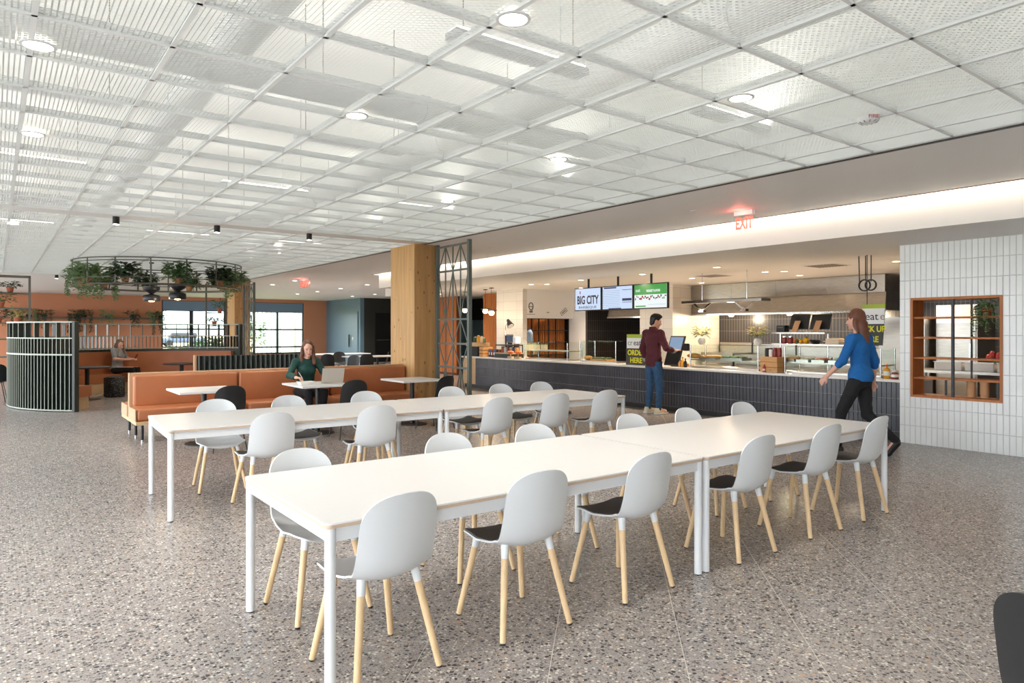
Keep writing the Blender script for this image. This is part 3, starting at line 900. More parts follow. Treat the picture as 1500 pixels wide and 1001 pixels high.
# fluted green backed bench behind
gb = thing('fluted_bench', 'bench with dark green fluted back behind the banquette', 'bench', (2.85, 13.1, 0))
GL = 2.0
G().box(0, GL, 0, .05, 0, 1.06).build('back_panel', M['green_metal'], gb)
G().box(-.03, 0, -.03, .10, 0, 1.075).build('end_panel', M['tan_vinyl'], gb)
for i in range(22):
    x = .045 + i * .09
    G().add([(x-.043, 0, .02), (x, -.05, .02), (x+.043, 0, .02), (x-.043, 0, 1.06), (x, -.05, 1.06), (x+.043, 0, 1.06)], [(0,1,4,3),(1,2,5,4),(3,4,5),(2,1,0)]).build('flute', M['green_metal'], gb)
G().rbox(0, GL, .05, .55, .25, .45, .04, 3).build('seat_cushion', M['leather'], gb, smooth=60)
G().rbox(0, GL, .05, .15, .45, 1.0, .03, 3).build('back_cushion', M['leather'], gb, smooth=60)
G().box(.03, GL-.03, .08, .50, 0, .25).build('plinth', M['black_metal'], gb)

# ---- wood columns and trellis screens
def column(lab, x0, x1, y0, y1, z1):
    t = struct(G().box(x0 + .02, x1 - .02, y0 + .02, y1 - .02, 0, z1).build('wood_column', M['cedar_dark']), lab, 'column')
    n = 3
    for i in range(n):       # planks on -X face
        a = y0 + (y1-y0)*i/n; b = y0 + (y1-y0)*(i+1)/n
        p = G().rbox(x0, x0 + .02, a + .0015, b - .0015, 0, z1, .002, 1).build('plank', M['oak'], t)
    for i in range(2):       # planks on -Y face
        a = x0 + (x1-x0)*i/2; b = x0 + (x1-x0)*(i+1)/2
        G().rbox(a + .0015, b - .0015, y0, y0 + .02, 0, z1, .002, 1).build('plank', M['oak_shaded'], t)  # darker copy of the oak puts shade into this face's colour
        G().rbox(a + .0015, b - .0015, y1 - .02, y1, 0, z1, .002, 1).build('plank', M['oak'], t)
    G().rbox(x1 - .02, x1, y0, y1, 0, z1, .002, 1).build('plank', M['oak'], t)
    rnd = random.Random(3)
    g = G()
    for i in range(26):
        z = rnd.uniform(.4, 2.9); r = rnd.uniform(.008, .02)
        if i % 3 == 0: g.cyl((x0 - .0006, y0 + rnd.uniform(.05, y1-y0-.05), z), (x0 + .001, y0 + rnd.uniform(.05, y1-y0-.05), z), r, n=8) if False else g.ell((x0, y0 + rnd.uniform(.05, y1-y0-.05), z), (.0008, r, r*1.6), 8, 4)
        else: g.ell((x0 + rnd.uniform(.04, x1-x0-.04), y0, z), (r, .0008, r*1.5), 8, 4)
    o = g.build('knots', M['oak_knot'], t); o['kind'] = 'stuff'
    return t
column('oak plank clad column at the end of the banquette', 5.86, 6.33, 10.6, 11.5, ZC)
column('distant oak plank clad column behind the planter ring', 5.86, 6.33, 21.9, 22.7, ZC)
def trellis(lab, X, y0, y1, z1, zs):
    t = thing('trellis_screen', lab, 'screen', (X, y0, 0)); w = y1 - y0
    for y in (.03, w - .03): G().box(-.03, .03, y - .03, y + .03, 0, z1).build('post', M['screen_green'], t)
    n = 5; ys = [.06 + (w - .12) * i / (n - 1) for i in range(n)]
    for y in ys[1:-1]: G().box(-.008, .008, y - .011, y + .011, .06, z1 - .06).build('upright', M['screen_green'], t)
    zs = [.08] + zs + [z1 - .05]
    for z in zs: G().box(-.012, .012, .06, w - .06, z - .016, z + .016).build('rail', M['screen_green'], t)
    for j in range(len(zs) - 1):
        za, zb = zs[j], zs[j+1]
        for i in range(n - 1):
            up = (i + j) % 2 == 0
            a = (0, ys[i], za if up else zb); b = (0, ys[i+1], zb if up else za)
            G().bar(a, b, .012, .018, (0,1,0)).build('diagonal', M['screen_green'], t)
    return t
trellis('grey green metal trellis screen beside the oak column', 6.30, 9.49, 10.58, ZC - .005, [.88, 1.29, 1.71, 2.55])
trellis('narrow trellis post screen behind the oak column', 6.20, 11.52, 12.1, ZC - .005, [.88, 1.29, 1.71, 2.55])
trellis('distant metal trellis screen beside the planter ring', 5.95, 20.2, 21.25, 2.90, [.88, 1.29, 1.71, 2.45])
# ================================================================== CIRCULAR BOOTH, PLANTER RING, PLANTS
CB = Vector((2.97, 17.1, 0)); RB = 2.75
A0, A1 = math.radians(37), math.radians(229.5)
def arc_solid(r0, r1, z0, z1, a0=A0, a1=A1, n=64):
    g = G(); vs = []
    for i in range(n + 1):
        a = a0 + (a1 - a0) * i / n; c, s = math.cos(a), math.sin(a)
        vs += [(r0*c, r0*s, z0), (r1*c, r1*s, z0), (r1*c, r1*s, z1), (r0*c, r0*s, z1)]
    fs = []
    for i in range(n):
        b = 4*i
        for k in range(4): fs.append((b+k, b+(k+1) % 4, b+4+(k+1) % 4, b+4+k))
    fs += [(3,2,1,0), (4*n, 4*n+1, 4*n+2, 4*n+3)]
    return g.add(vs, fs)
bo = thing('round_booth', 'circular booth with dark green finned screen and tan leather seating', 'booth', CB)
arc_solid(RB - .05, RB - .02, 0.02, 1.04).build('screen_panel', M['green_metal'], bo, smooth=True)
for z, t in ((0.02, .03), (1.05, .028), (1.36, .022), (1.66, .026)):
    arc_solid(RB - .05, RB + .045, z, z + t if z > .5 else z + .02).build('rail', M['green_edge'] if z > .5 else M['green_edge'], bo, smooth=True)
nf = 104
for i in range(nf + 1):
    a = A0 + (A1 - A0) * i / nf; c, s = math.cos(a), math.sin(a)
    tall = i % 3 == 1 or i in (0, nf)
    g = G(); u = Vector((c, s, 0)); v = Vector((-s, c, 0)); w = .006
    def fin(r0, r1, z0, z1, w=w):
        p = []
        for z in (z0, z1):
            for rr, ww in ((r0, -w), (r1, -w), (r1, w), (r0, w)): p.append(u*rr + v*ww + Vector((0,0,z)))
        g.add(p, [(0,3,2,1),(4,5,6,7),(0,1,5,4),(1,2,6,5),(2,3,7,6),(3,0,4,7)])
    fin(RB - .05 if 0 < i < nf else RB - .06, RB + .035, .04, 1.66 if tall else 1.36)
    f = g.build('fin', M['green_metal'], bo)
    g = G(); fin(RB + .035, RB + .041, .04, 1.66 if tall else 1.36, .005)
    g.build('fin_edge_glint', M['green_edge'], f)  # pale strip: light reflected by the fin's outer edge, put into the colour
for a in (A0, A1):
    u = Vector((math.cos(a), math.sin(a), 0))
    G().bar(u*(RB-.06) + Vector((0,0,.84)), u*(RB+.06) + Vector((0,0,.84)), .05, 1.68).build('end_post', M['green_metal'], bo)
b0, b1 = A0 + .06, A1 - .06
arc_solid(RB - .62, RB - .14, .24, .45, b0, b1).build('seat_cushion', M['leather'], bo, smooth=True)
arc_solid(RB - .18, RB - .06, .40, .98, b0, b1).build('back_cushion', M['leather'], bo, smooth=True)
arc_solid(RB - .60, RB - .10, .0, .24, b0 + .02, b1 - .02).build('plinth', M['tan_ply'], bo, smooth=True)

# dark tables and stool inside the booth
def round_ped(lab, x, y, r, H=.72):
    t = thing('round_table', lab, 'table', (x, y, 0))
    G().lathe([(r - .01, H - .03), (r, H - .02), (r, H - .006), (r - .006, H)], 36).build('tabletop', M['dark_table'], t, smooth=True)
    G().cyl((0,0,.02), (0,0,H - .03), .045, n=16).build('post', M['black_metal'], t, smooth=True)
    G().lathe([(.26, 0), (.26, .01), (.05, .03)], 28).build('base', M['black_metal'], t, smooth=True)
    return t
round_ped('dark round table at the left inside the booth', 1.60, 17.55, .46)
round_ped('dark round table at the right inside the booth', 3.61, 18.1, .42)
t = thing('drum_stool', 'black speckled drum stool in front of the woman with the phone', 'stool', (2.17, 17.95, 0))
G().lathe([(.2, 0), (.215, .02), (.215, .43), (.2, .45)], 24).build('drum', M['speckle'] if 'speckle' in M else M['black_cloth'], t, smooth=True)
G().lathe([(.17, .45), (.18, .455), (.17, .46)], 24).build('lid', M['black_metal'], t, smooth=True)

# ---- plants
def leaf(g, p, d, up, L, Wd):
    d = d.normalized(); s = d.cross(up)
    s = s.normalized() if s.length > 1e-4 else Vector((1,0,0))
    n = s.cross(d)
    g.add([p, p + d*L*.45 + s*Wd/2 + n*L*.06, p + d*L - n*L*.08, p + d*L*.45 - s*Wd/2 + n*L*.06], [(0,1,2,3)])
def foliage(rnd, c, rx, rz, n, L, Wd, vines=0, vlen=.5, va=None):
    g = G(); c = Vector(c)
    for i in range(n):
        a = rnd.uniform(0, 2*PI); e = rnd.uniform(-.35, 1.0); q = rnd.uniform(.25, 1) ** .7
        p = c + Vector((math.cos(a)*rx*q*math.cos(e*.9), math.sin(a)*rx*q*math.cos(e*.9), rz*q*math.sin(e*1.2)))
        d = Vector((math.cos(a), math.sin(a), rnd.uniform(-.6, .7)))
        leaf(g, p, d, Vector((rnd.uniform(-.3,.3), rnd.uniform(-.3,.3), 1)), L*rnd.uniform(.6,1.2), Wd*rnd.uniform(.7,1.2))
        if i % 5 == 0: g.cyl(c + Vector((0,0,-rz*.3)), p, .003, n=3)
    for i in range(vines):
        a = rnd.uniform(*(va or (0, 2*PI))); q = 1.25 if va else .7; p = c + Vector((math.cos(a)*rx*q, math.sin(a)*rx*q, 0)); l = vlen*rnd.uniform(.5, 1.1)
        k = int(l / .035); pts = [p]
        for j in range(k):
            p = p + Vector((math.cos(a)*.02*max(0,1-j/4) + rnd.uniform(-.008,.008), math.sin(a)*.02*max(0,1-j/4) + rnd.uniform(-.008,.008), -.035*min(1,.2+j/4)))
            pts.append(p)
            for s in (0, 1):
                b = rnd.uniform(0, 2*PI); leaf(g, p, Vector((math.cos(b), math.sin(b), -.4)), Vector((0,0,1)), L*.75*rnd.uniform(.7,1.1), Wd*.85)
        if len(pts) > 1: g.tube(pts, .003, 3)
    return g
def potted(lab, loc, rnd, pot='terracotta', pr=.075, ph=.13, leafm='leaf', rx=.2, rz=.2, n=110, L=.09, Wd=.06, vines=0, vlen=.5, grp=None, name='potted_plant', trough=None, va=None):
    t = thing(name, lab, 'plant', loc, 0, grp)
    if trough:
        G().rbox(-trough/2, trough/2, -.07, .07, 0, ph, .01, 1).build('trough', M[pot], t)
    else:
        G().lathe([(pr*.72, 0), (pr*.95, ph*.8), (pr*1.08, ph*.82), (pr*1.08, ph), (pr*.9, ph), (pr*.88, ph*.9)], 18).build('pot', M[pot], t, smooth=True)
    f = foliage(rnd, (0,0,ph + rz*.35), rx, rz, n, L, Wd, vines, vlen, va).build('foliage', M[leafm], t); f['kind'] = 'stuff'
    return t

# ---- hanging planter ring
RR = 1.70; ZT, ZBm = 3.00, 2.47
rg = thing('planter_ring', 'large round hanging metal planter frame over the booth', 'planter', (CB.x, CB.y, ZBm))
def ring(R, z, r, mtl, nm, flat=None):
    g = G()
    g.tube([(R*math.cos(2*PI*i/72), R*math.sin(2*PI*i/72), z) for i in range(72)], r, 6, closed=True)
    return g.build(nm, M[mtl], rg, smooth=True)
ring(RR, ZT - ZBm, .013, 'ring_grey', 'top_ring'); ring(RR - .02, ZT - ZBm - .06, .010, 'ring_grey', 'top_ring')
ring(RR, 0, .013, 'ring_grey', 'bottom_ring'); ring(RR - .28, 0, .013, 'ring_grey', 'bottom_ring'); ring(RR, .13, .010, 'ring_grey', 'guard_ring')
gg = G(); n = 72
for i in range(n):
    a, b = 2*PI*i/n, 2*PI*(i+1)/n
    for R0, R1, z in ((RR - .28, RR, .004),):
        gg.add([(R0*math.cos(a), R0*math.sin(a), z), (R1*math.cos(a), R1*math.sin(a), z), (R1*math.cos(b), R1*math.sin(b), z), (R0*math.cos(b), R0*math.sin(b), z),
                (R0*math.cos(a), R0*math.sin(a), z+.012), (R1*math.cos(a), R1*math.sin(a), z+.012), (R1*math.cos(b), R1*math.sin(b), z+.012), (R0*math.cos(b), R0*math.sin(b), z+.012)],
               [(0,3,2,1),(4,5,6,7),(0,1,5,4),(2,3,7,6)])
gg.build('shelf', M['tan_ply'], rg)
for i in range(16):
    a = 2*PI*(i + .3)/16
    G().bar((RR*math.cos(a), RR*math.sin(a), 0), (RR*math.cos(a), RR*math.sin(a), ZT - ZBm), .028, .012, (math.cos(a), math.sin(a), 0)).build('upright', M['ring_grey'], rg)
for i in range(6):
    a = 2*PI*(i + .15)/6
    G().cyl((RR*math.cos(a), RR*math.sin(a), ZT - ZBm), (RR*math.cos(a), RR*math.sin(a), ZC - ZBm), .004, n=5).build('suspension_cable', M['steel'], rg)
rnd = random.Random(11)
names = ['pale trailing', 'bushy', 'dark leafy', 'broad leaved', 'ivy', 'small', 'round leaved', 'spilling', 'feathery', 'green tufted', 'low', 'upright', 'mixed']
view_a = math.atan2(-CB.y, -CB.x)
for i in range(10):
    a = 2*PI*i/10 + .35
    x, y = CB.x + (RR - .14)*math.cos(a), CB.y + (RR - .14)*math.sin(a)
    D = x*FX + y*FY; px = 750 + (x*FY - y*FX)/D*F_PX
    back = 'front' if math.cos(a - view_a) > 0 else 'back'
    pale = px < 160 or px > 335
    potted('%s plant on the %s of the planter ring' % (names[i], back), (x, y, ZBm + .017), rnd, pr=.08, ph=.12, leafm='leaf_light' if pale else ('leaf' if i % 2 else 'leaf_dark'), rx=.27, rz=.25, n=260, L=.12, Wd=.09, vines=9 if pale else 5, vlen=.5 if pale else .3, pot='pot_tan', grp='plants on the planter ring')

# pendants under the ring
for i, (px, py, l) in enumerate([(222, 437, 'black double dome pendant lamp under the ring, left one'), (260, 434, 'black double dome pendant lamp under the ring, right one')]):
    X, z = onY(px, py, [17.1, 16.5][i]); Y = [17.1, 16.5][i]
    zb = z - .07
    t = thing('pendant_lamp', l, 'lamp', (X, Y, zb))
    G().lathe([(.165, 0), (.175, .015), (.175, .10), (.16, .135), (.06, .155), (.035, .165)], 28, cap=False).build('lower_shade', M['pendant_black'], t, smooth=True)
    G().lathe([(.035, .165), (.07, .19), (.15, .24), (.17, .265), (.17, .33), (.155, .335)], 28, cap=True).build('upper_shade', M['pendant_black'], t, smooth=True)
    G().cyl((0,0,.03), (0,0,.15), .03, n=12).build('socket', M['black_metal'], t)
    G().ell((0,0,.02), (.075,.075,.035), 16, 8).build('bulb', M['lamp_warm'], t, smooth=True)
    G().cyl((0,0,.335), (0,0,ZC - zb), .006, n=6).build('cord', M['black_metal'], t)
    G().lathe([(.05, ZC - zb - .025), (.05, ZC - zb)], 16).build('canopy', M['black_metal'], t)
    lamp('POINT', (0,0,-.08), 14, (1,.82,.6), .06, t)

# ---- left plant frame
fr = thing('plant_shelf_unit', 'tall dark metal shelf unit with plants at the left edge', 'shelf', (0, 20.3, 0))
for x in (-1.2, .66):
    for y in (-.15, .15): G().box(x - .02, x + .02, y - .02, y + .02, 0, 2.83).build('post', M['ring_grey'], fr)
for z in (2.42, 2.06, 1.70, 1.32, .9):
    G().box(-1.2, .68, -.16, .16, z - .03, z).build('shelf', M['ring_grey'], fr)
G().box(-1.22, .68, -.17, .17, 2.79, 2.83).build('top_rail', M['ring_grey'], fr)
potted('terracotta potted plant on the top shelf of the left frame', (.28, 20.3, 2.42), rnd, rx=.26, rz=.13, n=90, leafm='leaf_dark', grp=None)
potted('leafy fern on the second shelf of the left frame', (.10, 20.3, 2.06), rnd, rx=.28, rz=.22, n=120, vines=4, vlen=.25)
potted('dark trailing plant low on the left frame', (.06, 20.3, 1.70), rnd, rx=.2, rz=.18, n=90, leafm='leaf_dark')
potted('pale dried bouquet in a pot on the left frame', (.42, 20.3, 1.70), rnd, rx=.14, rz=.22, n=90, leafm='flower_cream')

# ---- planter rail with hanging plants on the orange wall
rl = thing('planter_rail', 'long thin metal rail of plants on the orange wall', 'rail', (0, YB, 1.98))
G().cyl((0, -.63, .06), (5.85, -.63, .06), .025, n=8).build('rail', M['ring_grey'], rl)
for x in (.2, 1.6, 3.0, 4.4, 5.8): G().box(x - .02, x + .02, -.63, 0, -.02, .0).build('bracket', M['ring_grey'], rl)
G().box(0, 5.85, -.63, -.41, -.0, .02).build('tray', M['ring_grey'], rl)
for i, px in enumerate([19, 42, 64, 111, 122, 156, 191, 224, 233]):
    X, z = onY(px, 463, YB - .16)
    potted('%s hanging plant from the left on the orange wall rail' % ORD[i], (X, YB - .52, 2.0), rnd, pot='black_metal', pr=.10, ph=.14, leafm='leaf_dark' if i in (0,2,3,4,6,8) else 'leaf_light', rx=.30, rz=.2, n=70, L=.16, Wd=.05, vines=8, vlen=.95 if i in (3,4,8) else .6, grp='plants on the orange wall rail')
# hanging pots near the far window
fs = thing('plant_shelf', 'slim metal plant shelf before the far window', 'shelf', (0, 21.6, 0))
xs0 = onY(302, 470, 21.6)[0]; xs1 = onY(331, 470, 21.6)[0]
for x in (xs0, xs1): G().box(x - .02, x + .02, -.02, .02, 0, 2.9).build('post', M['ring_grey'], fs)
zs_ = [onY(315, y, 21.6)[1] for y in (458, 477, 515)]
for z in zs_: G().box(xs0, xs1 + .02, -.12, .12, z - .025, z).build('shelf', M['ring_grey'], fs)
xm = (xs0 + xs1)/2
potted('green spiky plant on the top of the slim shelf', (xm + .1, 21.6, zs_[0]), rnd, rx=.2, rz=.22, n=80, L=.14, Wd=.03)
potted('trailing plant in terracotta pot on the slim shelf middle', (xm - .05, 21.6, zs_[1]), rnd, rx=.3, rz=.12, n=80, vines=3, vlen=.2, leafm='leaf_dark')
potted('dark leafy plant low on the slim shelf', (xm - .05, 21.6, zs_[2]), rnd, rx=.3, rz=.3, n=110, leafm='leaf_dark')

# ---- far cafe tables and black chairs
far_t = [(onZ(496, 518, .73), .75, 'far white cafe table left of the teal door'), (onZ(553, 521.5, .73), .75, 'far white cafe table before the dark doorway')]
for (x, y), s, l in far_t: pedestal_table(l, x - 1.0, x + 1.0, y - .4, y + .4)
for px, py, rz, l in [(480, 560, .1, 'far black chair behind the laptop'), (498, 554, PI + .2, 'far black chair turned to the window'), (511, 565, 2.6, 'far black chair facing the teal door'), (537, 560, .1, 'far black chair in the middle of cafe tables'), (557, 553, 1.6, 'far black chair nearest the oak column seen side on')]:
    x, y = onZ(px, py, 0)
    chair(l, x, y, rz - .5, black=True)
# small furniture slice at the left edge
pedestal_table('white table at the far left edge beside the booth', -1.1, -.1, 18.2, 18.9)
chair('dark chair at the far left edge beside the booth', -.02, 17.75, .1, black=True)
# ================================================================== SERVERY COUNTER
XC = 10.05; HC = .83; CY0, CY1 = 4.26, 15.55
ct = thing('service_counter', 'long service counter clad in upright charcoal tiles', 'counter', (XC, CY0, 0))
G().box(XC + .012, XC + .85, CY0, CY1 - .65, .10, HC - .04).build('body', M['grout_grey'], ct, W=True)
G().box(XC + .06, XC + .80, CY0, CY1 - .05, 0, .10).build('toe_kick', M['black_metal'], ct, W=True)
G().rbox(XC - .03, XC + .88, CY0, CY1, HC - .04, HC, .004, 1).build('worktop', M['quartz'], ct, W=True)
we = G().box(XC + .012, XC + .85, CY1 - .65, CY1 - .05, .10, HC - .04).build('end_cabinet', M['tan_ply'], ct, W=True)
for i in range(6): G().box(XC, XC + .012, CY1 - .65 + i*.1 + .003, CY1 - .55 + i*.1 - .003, .10, HC - .042).build('end_board', M['tan_ply'], we, W=True)
tw2, rows2 = .0665, 3; th2 = (HC - .04 - .10) / rows2
n = int((CY1 - .65 - CY0) / tw2); tw2 = (CY1 - .65 - CY0) / n
tl = G().add([(.012,.002,.002),(.012,tw2-.002,.002),(.012,tw2-.002,th2-.002),(.012,.002,th2-.002),(0,.005,.005),(0,tw2-.005,.005),(0,tw2-.005,th2-.005),(0,.005,th2-.005)],
             [(4,7,6,5),(0,4,5,1),(1,5,6,2),(2,6,7,3),(3,7,4,0)])
tlm = tl.mesh('tile', M['tile_black']); rest = G()
for i in range(n):
    for r in range(rows2):
        if i < 100:
            o = link('tile', tlm, ct); o.location = (0, i*tw2, .10 + r*th2)
        else: rest.add([(a, b + i*tw2, c + .10 + r*th2) for a, b, c in tl.v], tl.f)
o = rest.build('tile_field', M['tile_black'], ct); o['kind'] = 'stuff'
ZK = HC            # things stand on the worktop

def unit(name, lab, cat, loc, parts, grp=None):
    """a thing from (part name, material, G) in local coordinates"""
    t = thing(name, lab, cat, loc, 0, grp)
    for nm, m, g, *sm in parts: g.build(nm, M[m], t, smooth=(sm[0] if sm else None))
    return t
def spot(px, X, z=ZK):
    return (X, onX(px, 500, X)[0], z)

# ---- glass food guards
def food_guard(lab, px0, px1, X, h, shelf=None):
    y1 = onX(px0, 500, X)[0]; y0 = onX(px1, 500, X)[0]; w = y1 - y0
    t = thing('food_guard', lab, 'food guard', (X, y0, ZK))
    for y in (.02, w - .02):
        for x in (.0, .45): G().cyl((x, y, 0), (x, y, h), .012, n=10).build('post', M['chrome'], t, smooth=True)
    G().box(-.006, .002, .04, w - .04, .06, h).build('front_glass', M['glass_clear'], t)
    G().box(-.006, .47, .0, w, h, h + .008).build('top_glass', M['glass_clear'], t)
    for y in (.0, w - .006): G().box(.01, .44, y, y + .006, .06, h - .01).build('side_glass', M['glass_clear'], t)
    if shelf: 
        G().box(.02, .45, .02, w - .02, shelf, shelf + .02).build('shelf', M['steel'], t)
    G().box(.03, .42, .03, w - .03, .002, .03).build('base_tray', M['steel'], t)
    return t, y0, y1
food_guard('glass bakery case left of the plant tray on the counter', 767, 832, XC + .2, .40, .20)
food_guard('frameless glass guard over the bread trays', 849, 903, XC + .2, .46, None)
food_guard('glass food guard with two vases on top', 1010, 1112, XC + .2, .42, .14)
food_guard('glass food guard behind the walking woman', 1148, 1292, XC + .2, .42, .16)

rnd = random.Random(5)
# vases with flowers on the guard
for px, l in ((1028, 'round white vase of cream flowers, left one on the food guard'), (1110, 'round white vase of cream flowers, right one by the wooden box')):
    y = onX(px, 480, XC + .45)[0]
    t = thing('flower_vase', l, 'vase', (XC + .45, y, ZK + .428))
    G().lathe([(.04, 0), (.065, .03), (.07, .07), (.06, .10), (.045, .12), (.04, .12)], 20).build('vase', M['ceramic'], t, smooth=True)
    f = foliage(rnd, (0,0,.22), .16, .14, 120, .07, .03).build('flowers', M['flower_cream'], t); f['kind'] = 'stuff'
    f = foliage(rnd, (0,0,.18), .12, .1, 50, .09, .03).build('greenery', M['leaf'], t); f['kind'] = 'stuff'
# food in the guards: loaves, trays, bowls
def loaf(lab, px, X, z, sx=.16, grp=None):
    unit('bread_loaf', lab, 'bread', spot(px, X, z), [('crust', 'bread', G().ell((0,0,.05), (.08, sx, .05), 14, 8), True)], grp)
def tray(lab, px, X, z, w=.3, m='steel', food=None):
    parts = [('pan', m, G().box(-.15, .15, -w/2, w/2, 0, .04))]
    if food:
        g = G(); r = random.Random(px)
        for i in range(22): g.ell((r.uniform(-.11,.11), r.uniform(-w/2+.04, w/2-.04), .05), (.035,.035,.025), 8, 5)
        parts.append(('food', food, g, True))
    unit('food_tray', lab, 'tray', spot(px, X, z), parts)
loaf('pale loaf in the case at the left of the guard with vases', 1017, XC + .42, ZK + .16)
tray('wide pan of pasta beside the loaf', 1043, XC + .42, ZK + .16, .36, 'steel', 'bread')
tray('steel pan of greens under the flower guard', 1078, XC + .42, ZK + .16, .44, 'steel', 'leaf')
for i, px in enumerate((1162, 1182, 1205, 1230)):
    tray('%s serving pan from the left behind the walking woman' % ORD[i], px, XC + .42, ZK + .18, .21, 'steel', ['bread','carton','orange','leaf'][i])
tray('wooden tray of greens and rolls behind the frameless glass', 883, XC + .42, ZK + .031, .5, 'box_wood', 'leaf')
loaf('long brown loaf on the bread tray', 862, XC + .42, ZK + .031, .11)
for i, px in enumerate((776, 786, 797)):
    unit('snack_box', '%s pale snack box in the glass bakery case' % ORD[i], 'box', spot(px, XC + .42, ZK + .22), [('carton', 'carton', G().box(-.05,.05,-.07,.07,0,.12)), ('lid', 'leaf_light', G().box(-.052,.052,-.072,.072,.12,.135))], 'snack boxes in the bakery case')
# baskets and packaged goods at the counter's left end
g = G().box(-.2, .2, -.27, .27, .26, .36)
unit('display_crate', 'wooden display crate with a dark base of snacks at the counter end', 'crate', spot(700, XC + .3), [('crate', 'tan_ply', g), ('dark_base', 'black_wall', G().box(-.19, .19, -.25, .25, 0, .26))])
for i, (px, dz, m, w, h) in enumerate([(696, .36, 'leaf_dark', .036, .14), (701, .36, 'mustard', .04, .18), (706, .36, 'carton', .036, .16), (709.5, .36, 'leaf_light', .02, .12)]):
    unit('snack_bag', ['dark green','golden','cream','light green'][i] + ' snack bag standing on the display crate', 'snack bag', spot(px, XC + .3, ZK + dz), [('bag', m, G().rbox(-.04,.04,-w,w,0,h,.02,2), True), ('seal', 'paper', G().box(-.005,.005,-w*.9,w*.9,h - .004,h + .015))])
g = [( 'slat', 'box_wood', G().box(-.16, .16, -.08, .08, k*.09, k*.09 + .075)) for k in range(3)]
unit('wooden_crate', 'slatted wooden crate on the counter beside packaged snacks', 'crate', spot(712, XC + .18), g)
for i, px in enumerate((719, 722.5, 726, 729.5, 733)):
    m = ['blue_label','jar_red','blue_label','ink','terracotta'][i]
    unit('snack_packet', '%s packet from the left in the snack row' % ORD[i], 'packet', spot(px, XC + .25), [('packet', m, G().rbox(-.05,.05,-.033,.033,0,.20,.012,2)), ('label', 'paper', G().box(-.053,-.050,-.024,.024,.05,.12))], 'packets in the snack row')
unit('snack_rack', 'low black rack of packets and jars on the counter', 'rack', spot(746, XC + .26), [('tier', 'black_metal', G().box(-.18,.18,-.34,.34,.30,.33)), ('tier', 'black_metal', G().box(-.18,.18,-.36,.36,.0,.10)), ('upright', 'black_metal', G().box(.16,.18,-.34,-.32,.125,.3)), ('upright', 'black_metal', G().box(.16,.18,.32,.34,.125,.3)), ('board', 'tan_ply', G().box(-.18,.18,-.36,.36,.10,.125))])
for i, px in enumerate((737, 741, 745, 749, 753, 757)):
    m = ['terracotta','paper','jar_red','carton','blue_label','bread'][i]
    unit('jar', '%s small jar from the left on the snack rack' % ORD[i], 'jar', spot(px, XC + .25, ZK + .125), [('body', m, G().lathe([(.045,0),(.05,.02),(.05,.12),(.04,.14)], 14), True), ('lid', 'ink', G().cyl((0,0,.14), (0,0,.155), .042, n=14), True)], 'jars on the snack rack')
for i, px in enumerate((748, 759)):
    unit('fruit_stand', ['left','right'][i] + ' little orange fruit stand before the snack rack', 'stand', spot(px, XC + .02), [('foot', 'tan_ply', G().box(-.04,.04,-.08,.08,0,.05)), ('stem', 'tan_ply', G().cyl((0,0,.05), (0,0,.12), .015, n=8)), ('dish', 'orange', G().ell((0,0,.15), (.06,.12,.04), 14, 8), True)])
# reading lamp, register, water bottle
y = onX(741, 500, XC + .53)[0]
t = thing('desk_lamp', 'black gooseneck desk lamp on the counter by the white pillar', 'lamp', (XC + .53, y, ZK))
G().cyl((0,0,.0), (0,0,.55), .022, n=12).build('stem', M['black_metal'], t, smooth=True)
G().lathe([(.06,0),(.06,.015),(.03,.03)], 18).build('base', M['black_metal'], t, smooth=True)
pts = [(0,0,.55 + .05*i) if i < 5 else (0, -.02*(i-4), .78 + .03*math.sin((i-4)*.6)) for i in range(10)]
G().tube([(0, 0, .55), (0, .02, .68), (0, .01, .80), (0, -.05, .89), (0, -.11, .93)], .009, 8).build('gooseneck', M['chrome'], t, smooth=True)
sh = G().cyl((0,-.08,.96), (0,-.21,.80), .035, .095, 18).build('shade', M['black_metal'], t, smooth=True)
G().cyl((0,-.205,.806), (0,-.213,.796), .08, n=16).build('bulb_disc', M['ceramic'], t)
y = onX(747, 500, XC + .72)[0]
unit('cash_register', 'small register screen behind the snack rack', 'register', (XC + .72, y, ZK + .0), [('stand', 'black_metal', G().box(-.04,.04,-.05,.05,0,.38)), ('screen_case', 'facade_grey', G().box(-.03,.03,-.19,.19,.36,.58)), ('display', 'blue_label', G().box(-.034,-.03,-.16,.16,.39,.55)), ('printer', 'plastic_white', G().rbox(-.08,.08,-.36,-.22,.34,.52,.02,2)), ('base', 'black_metal', G().box(-.12,.12,-.2,.2,0,.03)), ('printer_stand', 'black_metal', G().box(-.06,.06,-.33,-.25,0,.34))])
y = onX(776, 500, XC + .45)[0]
unit('water_jug', 'clear blue water jug on the bakery case', 'jug', (XC + .45, y, ZK + .408), [('jug', 'shade_blue', G().lathe([(.07,0),(.075,.02),(.075,.22),(.05,.27),(.03,.30)], 18), True), ('cap', 'blue_label', G().cyl((0,0,.30), (0,0,.33), .032, n=14), True)])

